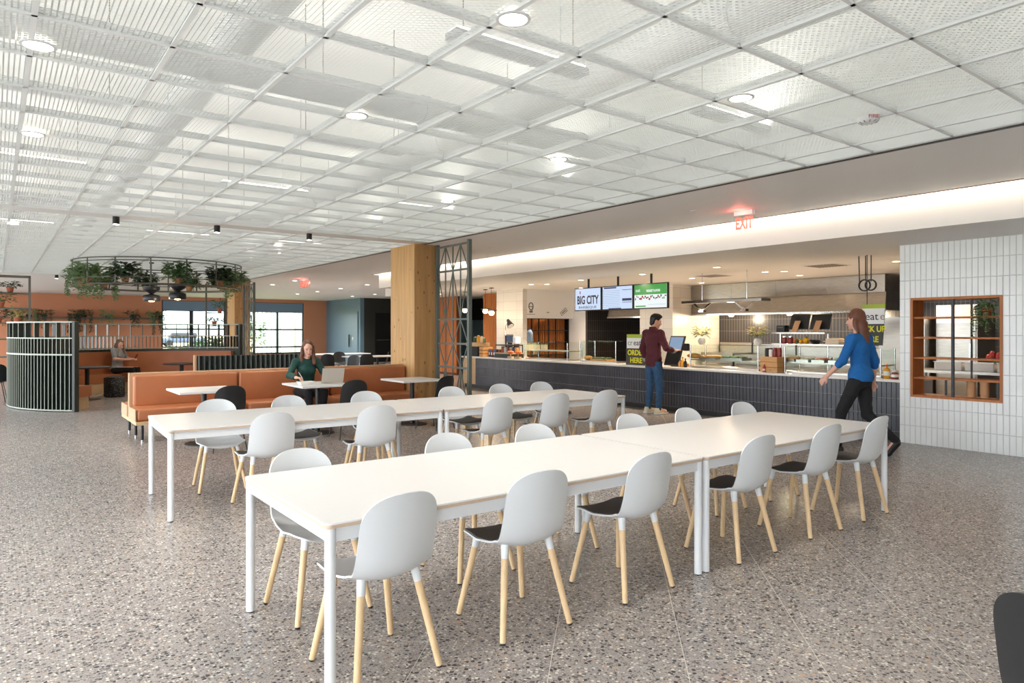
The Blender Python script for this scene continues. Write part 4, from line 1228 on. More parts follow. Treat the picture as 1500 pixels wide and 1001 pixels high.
# ---- order-here sign, kiosk
y0 = onX(947, 500, XC + .12)[0]; y1 = onX(917, 500, XC + .12)[0]; w = y1 - y0; hs = onX(930, 490, XC + .12)[1] - ZK
t = thing('order_sign', 'grey and white ORDER HERE sign on the counter', 'sign', (XC + .12, (y0+y1)/2, ZK))
G().box(0, .02, -w/2, w/2, 0, hs*.54).build('lower_panel', M['sign_dark'], t)
G().box(0, .02, -w/2 + .01, w/2 - .02, hs*.54, hs*.88).build('upper_panel', M['sign_white'], t)
G().box(0, .02, -w/2 + .01, w/2 - .02, hs*.88, hs).build('lime_band', M['sign_lime'], t)
text('ORDER', hs*.24, (-.002, .0, hs*.32), RX, 'sign_yellow', t, W=False, stretch=.95, font_bold=True)
text('HERE', hs*.24, (-.002, .0, hs*.07), RX, 'sign_yellow', t, W=False, stretch=.95, font_bold=True)
text('eat', hs*.26, (-.002, -.03, hs*.64), RX, 'ink', t, W=False)
text('cr', hs*.26, (-.002, .16, hs*.64), RX, 'vent_grey', t, W=False)
G().box(.02, .12, -.05, .05, 0, hs*.4).build('easel_leg', M['black_metal'], t)
yk = onX(985, 500, XC + .25)[0]
t = thing('order_kiosk', 'tilted touch screen ordering kiosk in front of the man', 'kiosk', (XC + .22, yk, ZK))
def tilt(g):
    g.v = [(x + z*.38, y, z) for x, y, z in g.v]; return g
tilt(G().box(-.03, .01, -.17, .17, .02, .58)).build('screen_case', M['black_metal'], t)
tilt(G().box(-.034, -.03, -.15, .15, .30, .56)).build('display', M['screen_pale'], t)
tilt(G().box(-.034, -.03, -.15, .15, .05, .29)).build('lower_display', M['screen_off'], t)
G().box(.04, .32, -.05, .05, 0, .03).build('foot', M['black_metal'], t)
G().bar((.10, 0, .24), (.30, 0, .015), .10, .02).build('rear_strut', M['black_metal'], t)
G().rbox(.10, .17, -.30, -.19, .30, .44, .01, 2).build('card_reader', M['black_metal'], t)
G().bar((.13, -.17, .37), (.13, -.20, .37), .04, .04).build('reader_arm', M['black_metal'], t)
for i, (px, h, m) in enumerate([(996, .12, 'box_wood'), (1000, .17, 'mustard'), (1004, .15, 'black_metal')]):
    unit('condiment_bottle', ['wood topped','amber','black'][i] + ' condiment bottle right of the kiosk', 'bottle', spot(px, XC + .2), [('bottle', m, G().lathe([(.025,0),(.03,.01),(.03,h*.65),(.012,h*.8),(.012,h)], 12), True), ('cap', 'ink', G().cyl((0,0,h), (0,0,h + .015), .014, n=10), True)])
unit('wooden_tray', 'small wooden tray with bottles right of the kiosk', 'tray', spot(1003, XC + .60), [('tray', 'box_wood', G().box(-.08,.08,-.16,.16,0,.03)), ('rim', 'box_wood', G().box(-.08,-.07,-.16,.16,.03,.05))])
# wooden box, jars
yb = onX(1131, 530, XC + .12)[0]
t = thing('wooden_box', 'light wooden box carrying jars on the counter', 'box', (XC + .15, yb, ZK))
for k in range(3): G().rbox(-.13, .13, -.155, .155, k*.085 + .001, k*.085 + .083, .003, 1).build('board', M['box_wood'], t)
G().cyl((-.131, -.03, .04), (-.1295, -.03, .04), .012, n=10).build('knot', M['oak_knot'], t)
for i, (dy, m, r, h) in enumerate([(.11, 'ink', .035, .14), (.04, 'paper', .035, .14), (-.035, 'jar_red', .038, .15), (-.115, 'jar_red', .038, .15)]):
    unit('jar', ['black topped jar at left on the wooden box','white labelled jar on the wooden box','red jar in the middle on the wooden box','red jar at right on the wooden box'][i], 'jar', (XC + .15, yb + dy, ZK + .254), [('body', m, G().lathe([(r*.9,0),(r,.01),(r,h*.75),(r*.8,h*.86)], 14), True), ('lid', 'ink' if i < 2 else 'jar_red', G().cyl((0,0,h*.86), (0,0,h), r*.85, n=14), True)])
unit('sauce_bottle', 'small red sauce bottle before the wooden box', 'bottle', (XC - .004, onX(1119.5, 540, XC)[0], ZK), [('bottle', 'red', G().lathe([(.022,0),(.025,.01),(.025,.08),(.01,.11),(.01,.13)], 12), True), ('cap', 'paper', G().cyl((0,0,.13), (0,0,.145), .012, n=10), True), ('label', 'paper', G().cyl((0,0,.03), (0,0,.06), .0255, n=12), True)])
# steel shelf over the guard with screens, peppers, takeaway box
ys0 = onX(1215, 480, XC + .75)[0]; ys1 = onX(1137, 480, XC + .75)[0]; zs1 = onX(1176, 487, XC + .75)[1]; zs2 = onX(1180, 504, XC + .75)[1]
ye = onX(1280, 480, XC + .75)[0]
t = thing('pass_shelf', 'steel two tier pass shelf behind the food guard', 'shelf', (XC + .75, ye, 0))
G().box(-.15, .15, ys0 - ye, ys1 - ye, zs1 - .025, zs1).build('upper_shelf', M['steel'], t)
G().box(-.15, .15, 0, ys1 - ye, zs2 - .02, zs2).build('lower_shelf', M['steel'], t)
for y in (.04, (ys0 - ye) + .05, ys1 - ye - .05): G().cyl((0.05, y, ZK + .001), (0.05, y, (zs2 if y < ys0 - ye else zs1) - .02), .014, n=10).build('post', M['chrome'], t, smooth=True)
for i, px in enumerate((1168, 1199)):
    y = onX(px, 470, XC + .75)[0]
    t = thing('order_screen', ['left','right'][i] + ' black order screen seen from behind on the pass shelf', 'screen', (XC + .75, y, zs1))
    G().add([(x + (z)*.35, yy, z) for x, yy, z in G().box(.0, .03, -.165, .165, .05, .30).v], G().box(0,1,0,1,0,1).f).build('screen_case', M['black_metal'], t)
    G().bar((-.10, 0, .006), (.02, 0, .19), .10, .012).build('stand_plate', M['tan_pot'], t)
    G().box(-.10, .10, -.07, .07, 0, .012).build('foot', M['black_metal'], t)
unit('receipt_printer', 'black receipt printer at the left end of the pass shelf', 'printer', (XC + .72, onX(1148, 480, XC + .75)[0], zs1), [('case', 'black_metal', G().rbox(-.08,.08,-.08,.08,0,.12,.015,2)), ('slot', 'vent_grey', G().box(-.082,-.08,-.05,.05,.08,.085))])
for i, (px, m, r) in enumerate([(1167, 'orange', .045), (1174, 'yellow', .04), (1182, 'yellow', .055), (1171, 'leaf', .033)]):
    y = onX(px, 498, XC + .68)[0]
    unit('bell_pepper', ['orange','small yellow','large yellow','green'][i] + ' bell pepper on the pass shelf', 'pepper', (XC + .66 + (-.07 if i == 3 else 0), y, zs2), [('flesh', m, G().ell((0,0,r), (r,r*.9,r), 12, 8), True), ('stalk', 'leaf', G().cyl((0,0,r*1.9), (.01,0,r*2.3), .008, n=6))])
unit('black_bowl', 'small black bowl beside the peppers', 'bowl', (XC + .68, onX(1195, 500, XC + .68)[0], zs2), [('bowl', 'black_metal', G().lathe([(.05,0),(.09,.05),(.10,.07),(.09,.068),(.05,.02)], 18), True), ('foot_ring', 'black_metal', G().cyl((0,0,0), (0,0,.008), .055, n=14))])
unit('takeaway_box', 'cream clamshell takeaway box on the pass shelf', 'box', (XC + .68, onX(1223, 500, XC + .68)[0], zs2), [('base', 'carton', G().rbox(-.10,.10,-.115,.115,0,.05,.02,2), True), ('lid', 'carton', G().rbox(-.10,.10,-.115,.115,.052,.10,.025,2), True), ('rim', 'paper', G().box(-.115,.115,-.13,.13,.047,.054))])
for i, px in enumerate((1149, 1158)):
    unit('jar', ['red preserve jar at the left of the lower pass shelf','second red preserve jar on the lower pass shelf'][i], 'jar', (XC + .68, onX(px, 498, XC + .68)[0], zs2), [('body', 'jar_red', G().lathe([(.04,0),(.045,.01),(.045,.09),(.035,.11)], 14), True), ('lid', 'chrome', G().cyl((0,0,.11), (0,0,.125), .04, n=14), True)])
# condiments at the right end
for i, (px, m, h, r) in enumerate([(1299, 'mustard', .21, .045), (1304, 'jar_red', .09, .035), (1311, 'jar_red', .13, .05)]):
    unit('condiment_bottle', ['yellow mustard squeeze bottle at the right counter end','small red jar beside the mustard bottle','larger red jar beside the white tiled wall'][i], 'bottle', (XC + .12 + .12*(i == 1), onX(px, 540, XC + .12 + .12*(i == 1))[0], ZK),
         [('bottle', m, G().lathe([(r*.9,0),(r,.01),(r,h*.62),(r*.4,h*.74)], 14), True), ('nozzle' if i == 0 else 'lid', 'orange' if i == 0 else 'ceramic', (G().cyl((0,0,h*.74), (0,0,h), r*.3, .006, 10) if i == 0 else G().cyl((0,0,h*.74), (0,0,h*.9), r*.8, n=12)), True), ('label', 'paper', G().cyl((0,0,h*.2), (0,0,h*.5), r*1.02, n=14), True)])

# ---- hanging pick-up sign and cable loops
Xp = XC + .55
ya = onX(1263, 480, Xp)[0]; yb_ = onX(1297, 480, Xp)[0]; zt = onX(1280, 446, Xp)[1]; zb = onX(1280, 506, Xp)[1]
t = thing('pickup_sign', 'hanging PICK UP sign behind the walking woman', 'sign', (Xp, (ya+yb_)/2, zb)); w = ya - yb_; h = zt - zb
def wedge(z0, z1, x):
    f0, f1 = .72 + .28*z0/h, .72 + .28*z1/h
    return G().add([(x, -w/2*f0, z0), (x, w/2, z0), (x, w/2, z1), (x, -w/2*f1, z1), (x+.02, -w/2*f0, z0), (x+.02, w/2, z0), (x+.02, w/2, z1), (x+.02, -w/2*f1, z1)], [(0,3,2,1),(4,5,6,7),(0,1,5,4),(1,2,6,5),(2,3,7,6),(3,0,4,7)])
wedge(0, h*.52, 0).build('lower_panel', M['sign_dark'], t); wedge(h*.52, h*.90, 0).build('upper_panel', M['sign_white'], t); wedge(h*.9, h, 0).build('lime_band', M['sign_lime'], t)
text('eat', h*.26, (-.002, .03, h*.62), RX, 'ink', t, W=False); text('e', h*.26, (-.002, -.13, h*.62), RX, 'vent_grey', t, W=False)
text('PICK UP', h*.2, (-.002, .02, h*.33), RX, 'sign_yellow', t, W=False, font_bold=True, stretch=.85); text('HERE', h*.2, (-.002, .05, h*.08), RX, 'sign_yellow', t, W=False, font_bold=True, stretch=.85)
for y in (w*.3,): G().cyl((.01, y, h), (.01, y, ZL - zb), .006, n=6).build('suspension_rod', M['black_metal'], t)
t = thing('cable_coil', 'black coiled cables hanging from the soffit before the hood', 'cable', (Xp + .1, onX(1268, 410, Xp + .1)[0], ZL))
yc = lambda px: onX(px, 410, Xp + .1)[0] - t.location.y
zc = lambda py: onX(1268, py, Xp + .1)[1] - ZL
for i, (pa, pb) in enumerate([((1258,392), (1259,415)), ((1268,393), (1268,412)), ((1276,394), (1276,413))]):
    G().cyl((0, yc(pa[0]), 0), (0, yc(pb[0]), zc(pb[1])), .008, n=6).build('cable_drop', M['black_metal'], t)
for cx, r in ((1266, .085), (1275, .08)):
    y0 = yc(cx); z0 = zc(418)
    for dx in (0, .02): G().tube([(dx, y0 + r*math.cos(2*PI*i/24), z0 + r*math.sin(2*PI*i/24)) for i in range(24)], .010, 6, closed=True).build('coil', M['black_metal'], t, smooth=True)

# ---- menu screens
XS_ = 10.6
bounds = [(842, 880.5), (882, 927), (928.5, 978)]
labs = ['left menu screen showing the barbeque logo', 'middle menu screen with a pale blue price list', 'right menu screen with a green banner']
scr = []
for (p0, p1), l in zip(bounds, labs):
    ya = onX(p0, 440, XS_)[0]; yb_ = onX(p1, 440, XS_)[0]; scr.append((ya, yb_))
zt = onX(842, 423, XS_)[1]; zb = onX(842, 456, XS_)[1]
for i, (ya, yb_) in enumerate(scr):
    w = ya - yb_; c = (ya + yb_)/2; h = zt - zb
    t = thing('menu_screen', labs[i], 'screen', (XS_, c, zb))
    G().box(0, .05, -w/2, w/2, 0, h).build('screen_case', M['black_metal'], t)
    G().box(-.003, 0, -w/2 + .02, w/2 - .02, .02, h - .02).build('display', M['screen_blue' if i < 2 else 'screen_white'], t)
    G().cyl((.03, 0, h), (.03, 0, ZL - zb), .025, n=10).build('ceiling_mount', M['black_metal'], t, smooth=True)
    x = -.0045
    if i == 0:
        text('BIG CITY', h*.50, (x, 0, h*.30), RX, 'screen_ink', t, W=False, ext=.001, stretch=w*.84/(h*.50*4.15), font_bold=True)
        text('BARBEQUE', h*.15, (x, 0, h*.10), RX, 'screen_ink', t, W=False, ext=.001, stretch=w*.82/(h*.15*5.9))
        G().ell((x, w*.285, h*.80), (.001, .018, .04), 10, 6).build('flame_mark', M['screen_red'], t)
    elif i == 1:
        G().box(x, 0, -.02, w/2 - .03, h*.885, h*.955).build('heading_bar', M['screen_navy'], t) if False else G().box(x, -.001, .02, w/2 - .06, h*.89, h*.945).build('heading_bar', M['screen_navy'], t)
        for k in range(10):
            G().box(x, -.001, -.08, w/2 - .06, h*(.12 + k*.075), h*(.12 + k*.075) + .006).build('menu_line', M['screen_pale'], t)
            G().box(x, -.001, w/2 - .045, w/2 - .03, h*(.12 + k*.075), h*(.12 + k*.075) + .012).build('menu_bullet', M['screen_navy'], t)
        G().box(x, -.001, -w/2 + .03, -w/2 + .30, h*.36, h*.46).build('price_panel', M['screen_navy'], t)
        G().box(x, -.001, -w/2 + .03, -w/2 + .30, h*.29, h*.31).build('price_line', M['screen_navy'], t)
        G().box(x, -.001, -w/2 + .03, -w/2 + .30, h*.80, h*.82).build('price_line', M['screen_navy'], t)
        G().box(x, -.001, -.12, w/2 - .20, h*.035, h*.075).build('footer_bar', M['screen_navy'], t)
    else:
        G().box(-.004, -.003, -w/2 + .02, w/2 - .02, h*.56, h - .02).build('green_banner', M['screen_green_lit'], t)
        text('FRESHEST FLAVORS', h*.13, (x - .001, -.08, h*.66), RX, 'screen_white', t, W=False, ext=.001, stretch=.62, font_bold=True)
        text('eat', h*.2, (x - .001, w*.37, h*.68), RX, 'screen_white', t, W=False, ext=.001)
        r = random.Random(2)
        for k in range(22):
            G().ell((x, -w/2 + .05 + k*(w - .1)/21, h*r.uniform(.36,.50)), (.001, r.uniform(.012,.03), r.uniform(.012,.03)), 8, 5).build('food_picture', M[r.choice(['screen_red','screen_navy','screen_green_lit','screen_red'])], t)
        G().box(x, -.002, .12, w/2 - .05, h*.08, h*.13).build('footer_bar', M['screen_green_lit'], t)
        G().box(x, -.002, -w/2 + .05, .05, h*.16, h*.17).build('footer_line', M['screen_pale'], t)

# ---- hanging shelf with V brackets before the hood
Xh = 11.4
ya = onX(1005, 444, Xh)[0]; yb_ = onX(1122, 440, Xh)[0]; zz = onX(1005, 444, Xh)[1]
t = thing('hanging_shelf', 'slim steel heat lamp shelf hung over the servery', 'shelf', (Xh, yb_, zz)); L = ya - yb_
G().box(-.15, .15, 0, L, -.02, .03).build('shelf', M['steel'], t)
for y in (L*.22, L*.78): G().cyl((0, y, .03), (0, y, ZL - zz), .008, n=6).build('suspension_rod', M['chrome'], t)
for y in (L*.25, L*.78):
    for s in (-1, 1): G().bar((0, y + s*.20, -.02), (0, y, -.17), .03, .03).build('bracket', M['chrome'], t)
    G().box(-.05, .05, y - .06, y + .06, -.20, -.16).build('heat_lamp', M['chrome'], t)
    lamp('SPOT', (0, y, -.25), 20, (1,.75,.5), .05, t, spot=120)

# ---- exhaust hoods
def hood(lab, X, y0, y1, zb, zm, zt, dep, lit=True):
    t = thing('exhaust_hood', lab, 'hood', (X, y0, zb)); w = y1 - y0
    G().box(0, dep, 0, w, zm - zb, zt - zb).build('upper_box', M['steel'], t)
    G().add([(.0, 0, 0), (dep, 0, 0), (dep, w, 0), (.0, w, 0), (.06, 0, zm - zb), (dep, 0, zm - zb), (dep, w, zm - zb), (.06, w, zm - zb)], [(0,3,2,1),(4,5,6,7),(0,1,5,4),(1,2,6,5),(2,3,7,6),(3,0,4,7)]).build('skirt', M['steel'], t)
    G().box(-.02, .03, 0, w, -.04, .0).build('gutter', M['chrome'], t)
    for k in range(1, 4): G().box(-.003, .0, w*k/4 - .004, w*k/4 + .004, zm - zb, zt - zb).build('seam', M['chrome'], t)
    return t
hood('long stainless exhaust hood over the cooking line', 14.3, 6.47, 11.28, 1.93, 2.30, ZL - .01, 1.15)
hood('small stainless hood in the dark kitchen bay', 14.0, 12.45, 14.0, 1.90, 2.12, 2.35, .9)
for i, y in enumerate((7.3, 8.9, 10.5)):
    t = thing('hood_lamp', '%s warm lamp under the long exhaust hood' % ORD[i], 'light', (14.9, y, 1.93))
    G().lathe([(.06, 0), (.07, -.03), (.05, -.06)], 16).build('globe', M['lamp_warm'], t, smooth=True)
    G().cyl((0,0,-.002), (0,0,.0), .08, n=16).build('base', M['steel'], t)
    lamp('POINT', (0,0,-.12), 30, (1,.8,.55), .06, t)
# back line under the hood: ovens, ranges
for i, (ya, yb_, h, l) in enumerate([(6.6, 7.7, .95, 'steel oven at the right end of the cooking line'), (7.75, 9.0, .92, 'steel range in the middle of the cooking line'), (9.05, 10.2, .92, 'steel fryer unit of the cooking line'), (10.25, 11.2, .95, 'steel cabinet at the left end of the cooking line')]):
    t = thing('cooking_unit', l, 'kitchen unit', (14.6, ya, 0)); w = yb_ - ya
    G().box(0, .85, 0, w, .12, h).build('body', M['steel'], t)
    d = G().box(-.02, 0, .05, w - .05, .2, .72).build('door', M['steel'], t)
    G().bar((-.05, .1, .68), (-.05, w - .1, .68), .03, .03).build('handle', M['chrome'], d)
    for x in (.06, .79):
        for y in (.06, w - .06): G().cyl((x, y, 0), (x, y, .12), .025, n=10).build('leg', M['chrome'], t)
    G().box(.8, .85, 0, w, h, h + .25).build('splashback', M['steel'], t)
# tall steel cabinet at right, menu strip screen
t = thing('tall_cabinet', 'tall stainless holding cabinet behind the pick-up sign', 'cabinet', (12.6, 5.05, 0))
G().box(0, .7, 0, .75, .1, 1.75).build('body', M['steel'], t)
d = G().box(-.02, 0, .03, .72, .15, 1.70).build('door', M['steel'], t)
G().bar((-.05, .08, .7), (-.05, .08, 1.2), .03, .03, (0,1,0)).build('handle', M['chrome'], d)
for x in (.05, .65):
    for y in (.05, .7): G().cyl((x, y, 0), (x, y, .1), .025, n=10).build('leg', M['chrome'], t)
# preparation table seen through the wall opening
t = thing('preparation_table', 'steel preparation table seen through the shelf opening', 'table', (11.6, 2.9, 0))
G().box(0, .7, 0, 2.0, .86, .90).build('top', M['steel'], t); G().box(.05, .65, .05, 1.95, .22, .25).build('undershelf', M['steel'], t)
for x in (.05, .65):
    for y in (.05, 1.95): G().cyl((x, y, 0), (x, y, .86), .022, n=10).build('leg', M['chrome'], t)
for i in range(4):
    y = 3.1 + i*.42
    unit('food_pan', '%s white food pan on the preparation table' % ORD[i], 'pan', (11.85, y, .90), [('pan', 'ceramic', G().rbox(-.16,.16,-.19,.19,0,.13,.01,1)), ('rim', 'steel', G().box(-.17,.17,-.2,.2,.13,.137))], 'food pans on the preparation table')
unit('red_tulips', 'small bunch of red blooms behind the shelf opening', 'flowers', (11.7, 3.74, 1.037), [('blooms', 'red', G().ell((0,-.05,.1), (.03,.04,.06), 8, 6).ell((0,.03,.12), (.03,.04,.06), 8, 6).ell((.02,.08,.08), (.03,.04,.05), 8, 6), True), ('stems', 'leaf', G().cyl((0,0,0), (0,-.05,.1), .006, n=5).cyl((0,0,0), (0,.03,.12), .006, n=5).cyl((0,0,0), (.02,.08,.08), .006, n=5))])
t = thing('upright_fridge', 'stainless upright fridge seen through the shelf opening', 'fridge', (12.9, 4.62 - .25, 0))
G().box(0, .8, 0, .62, .1, 1.95).build('body', M['steel'], t); d = G().box(-.03, 0, .02, .60, .14, 1.62).build('door', M['steel'], t)
G().box(-.03, 0, .02, .60, 1.64, 1.92).build('top_panel', M['ceramic'], t); G().bar((-.06, .08, .8), (-.06, .08, 1.3), .03, .03, (0,1,0)).build('handle', M['chrome'], d)
for x in (.05, .75):
    for y in (.05, .57): G().cyl((x, y, 0), (x, y, .1), .025, n=8).build('caster', M['black_metal'], t)

# ---- wall shelf unit in the tiled wall
t = thing('wall_shelf_unit', 'oak shelf unit set into the white tiled wall', 'shelf', (9.79, OY0, OZ0)); W_, H_ = OY1 - OY0, OZ1 - OZ0
for nm, g in (('frame_side', G().box(0, .34, 0, .03, 0, H_)), ('frame_side', G().box(0, .34, W_ - .03, W_, 0, H_)), ('frame_top', G().box(0, .34, .03, W_ - .03, H_ - .03, H_)), ('frame_bottom', G().box(0, .34, .03, W_ - .03, 0, .03))):
    g.build(nm, M['cedar'], t)
for k, z in enumerate((.255, .52, .79, 1.055)): G().box(.03, .30, .03, W_ - .03, z - .012, z + .012).build('shelf', M['cedar'], t)
for y, w in ((W_*.52, .03), (W_*.40, .018)): G().box(.0 if w > .02 else .25, .03 if w > .02 else .27, y - w/2, y + w/2, .03, H_ - .03).build('post', M['frame_dark'], t)
for y in (W_*.68, W_*.23, W_*.12): G().box(.24, .255, y - .012, y + .012, .03, .243).build('short_post', M['frame_dark'], t)
potted('trailing string plant in a terracotta pot in the oak wall shelf', (9.91, OY0 + .20, OZ0 + 1.067), random.Random(4), pr=.06, ph=.11, leafm='leaf_light', rx=.11, rz=.09, n=90, L=.055, Wd=.05, vines=16, vlen=.42, va=(2.4, 3.9))
for i, y in enumerate((.40, .25)):
    unit('clay_crock', ['left','right'][i] + ' tall clay crock at the bottom of the oak wall shelf', 'pot', (9.98, OY0 + y, OZ0 + .03), [('crock', 'tan_pot', G().lathe([(.045,0),(.05,.01),(.05,.03),(.045,.035),(.052,.05),(.05,.18),(.055,.20)], 18), True), ('rim', 'tan_pot', G().lathe([(.056,.195),(.058,.2),(.056,.206)], 18), True)])

# ---- cedar shelves wall, wall marks
t = thing('cedar_shelving', 'cedar backed shelving with black grid behind the counter', 'shelf', (11.86, 15.2, 0))
G().box(0, 1.73, .2, .24, 0, 1.86).build('back_panel', M['cedar_dark'], t)
for k in range(24): G().box(k*.072 + .006, k*.072 + .055, .17, .2, .02, 1.85).build('back_slat', M['cedar'], t)
for x in (0.0, .31, .58, .94, 1.22, 1.70): G().box(x, x + .03, .0, .03, 0, 1.86).build('upright', M['black_metal'], t)
for z in (.4, .8, 1.16, 1.50, 1.84): G().box(0, 1.73, 0, .17, z, z + .02).build('shelf', M['black_metal'], t)
for nm, lab, fn in (('wall_graphic', 'round face emblem painted above the cedar shelves', 0), ('wall_graphic', 'faint small emblem in the middle above the cedar shelves', 1), ('wall_graphic', 'slanted ticket shaped emblem above the cedar shelves', 2)):
    px, py = [(778, 452), (803, 458), (826, 457)][fn]
    X, z = onY(px, py, 14.99); t = thing(nm, lab, 'wall sign', (X, 14.997, z))
    if fn == 0:
        G().tube([(.075*math.cos(2*PI*i/24), -.002, .06 + .10*math.sin(2*PI*i/24)) for i in range(24)], .012, 5, closed=True).build('ring', M['ink'], t)
        G().box(-.06, .06, -.004, 0, .04, .055).build('moustache', M['ink'], t); G().box(-.05, -.01, -.004, 0, -.12, -.06).build('block', M['ink'], t); G().box(.01, .05, -.004, 0, -.12, -.06).build('block', M['ink'], t)
        G().box(-.14, .14, -.003, 0, -.17, -.155).build('caption_line', M['vent_grey'], t)
    elif fn == 1:
        G().box(-.06, .06, -.003, 0, 0, .015).build('bar', M['vent_grey'], t); G().box(-.03, .03, -.003, 0, -.02, -.008).build('bar', M['vent_grey'], t)
    else:
        c, s = math.cos(.6), math.sin(.6)
        def rot(x, z): return (x*c - z*s, -.003, x*s + z*c)
        P = [rot(-.13,-.05), rot(.13,-.05), rot(.13,.05), rot(-.13,.05)]
        G().tube(P, .006, 5, closed=True).build('outline', M['ink'], t); G().tube([rot(-.09,0), rot(.09,0)], .01, 5).build('bar', M['ink'], t)

# ---- globe pendants near the lobby
for i, (px, py, l) in enumerate([(711, 456, 'glowing globe pendant on a black arm, left of the pair'), (720, 458.5, 'glowing globe pendant on a black arm, right of the pair'), (681, 455, 'glowing globe lamp seen through the trellis')]):
    Xg = [11.0, 10.7, 11.2][i]; y, z = onX(px, py, Xg)
    t = thing('globe_pendant', l, 'lamp', (Xg, y, z))
    G().ell((0,0,0), (.075,.075,.07), 18, 10).build('globe', M['lamp_warm'], t, smooth=True)
    G().lathe([(.13, .05), (.13, .062), (.02, .085)], 20).build('cap', M['black_metal'], t, smooth=True)
    G().cyl((0,0,.07), (0,0,ZL - z), .006, n=6).build('stem', M['black_metal'], t)
    G().lathe([(.06, ZL - z - .02), (.06, ZL - z)], 14).build('canopy', M['black_metal'], t)
    G().bar((0, -.25, .065), (0, .25, .065), .015, .015).build('arm', M['black_metal'], t)
    lamp('POINT', (0,0,-.12), 8, (1,.82,.6), .08, t)
x, y = onZ(724, 437, ZL); 
# laptop, notebook, on the little table
t = thing('laptop', 'open silver laptop on the little white table', 'laptop', (4.02, 9.80, .73), math.radians(-12))
G().rbox(-.16, .16, -.02, .20, 0, .014, .004, 1).build('base', M['laptop_silver'], t)
G().box(-.14, .14, .02, .15, .0141, .015).build('keyboard', M['ink'], t)
lid = G(); lid.add([(x, y - z*.55, z) for x, y, z in G().box(-.16, .16, -.03, -.022, .014, .23).v], G().box(0,1,0,1,0,1).f); lid.build('lid', M['laptop_silver'], t)
t = thing('food_tray', 'white paper food tray under the hand of the woman in teal', 'tray', (3.60, 9.74, .73))
def flare(a0, b0, a1, b1, h, th):
    P = [(-a0,-b0,0),(a0,-b0,0),(a0,b0,0),(-a0,b0,0),(-a1,-b1,h),(a1,-b1,h),(a1,b1,h),(-a1,b1,h),(-a1+th,-b1+th,h),(a1-th,-b1+th,h),(a1-th,b1-th,h),(-a1+th,b1-th,h),(-a0+th,-b0+th,th),(a0-th,-b0+th,th),(a0-th,b0-th,th),(-a0+th,b0-th,th)]
    F_ = [(3,2,1,0),(12,13,14,15)]
    for i in range(4):
        j = (i+1) % 4; F_ += [(i,j,4+j,4+i),(4+i,4+j,8+j,8+i),(8+i,8+j,12+j,12+i)]
    return G().add(P, F_)
flare(.085,.065,.115,.09,.045,.004).build('tray', M['paper'], t)
f = foliage(random.Random(9), (0,0,.012), .06, .02, 60, .03, .02).build('salad', M['leaf_light'], t); f['kind'] = 'stuff'
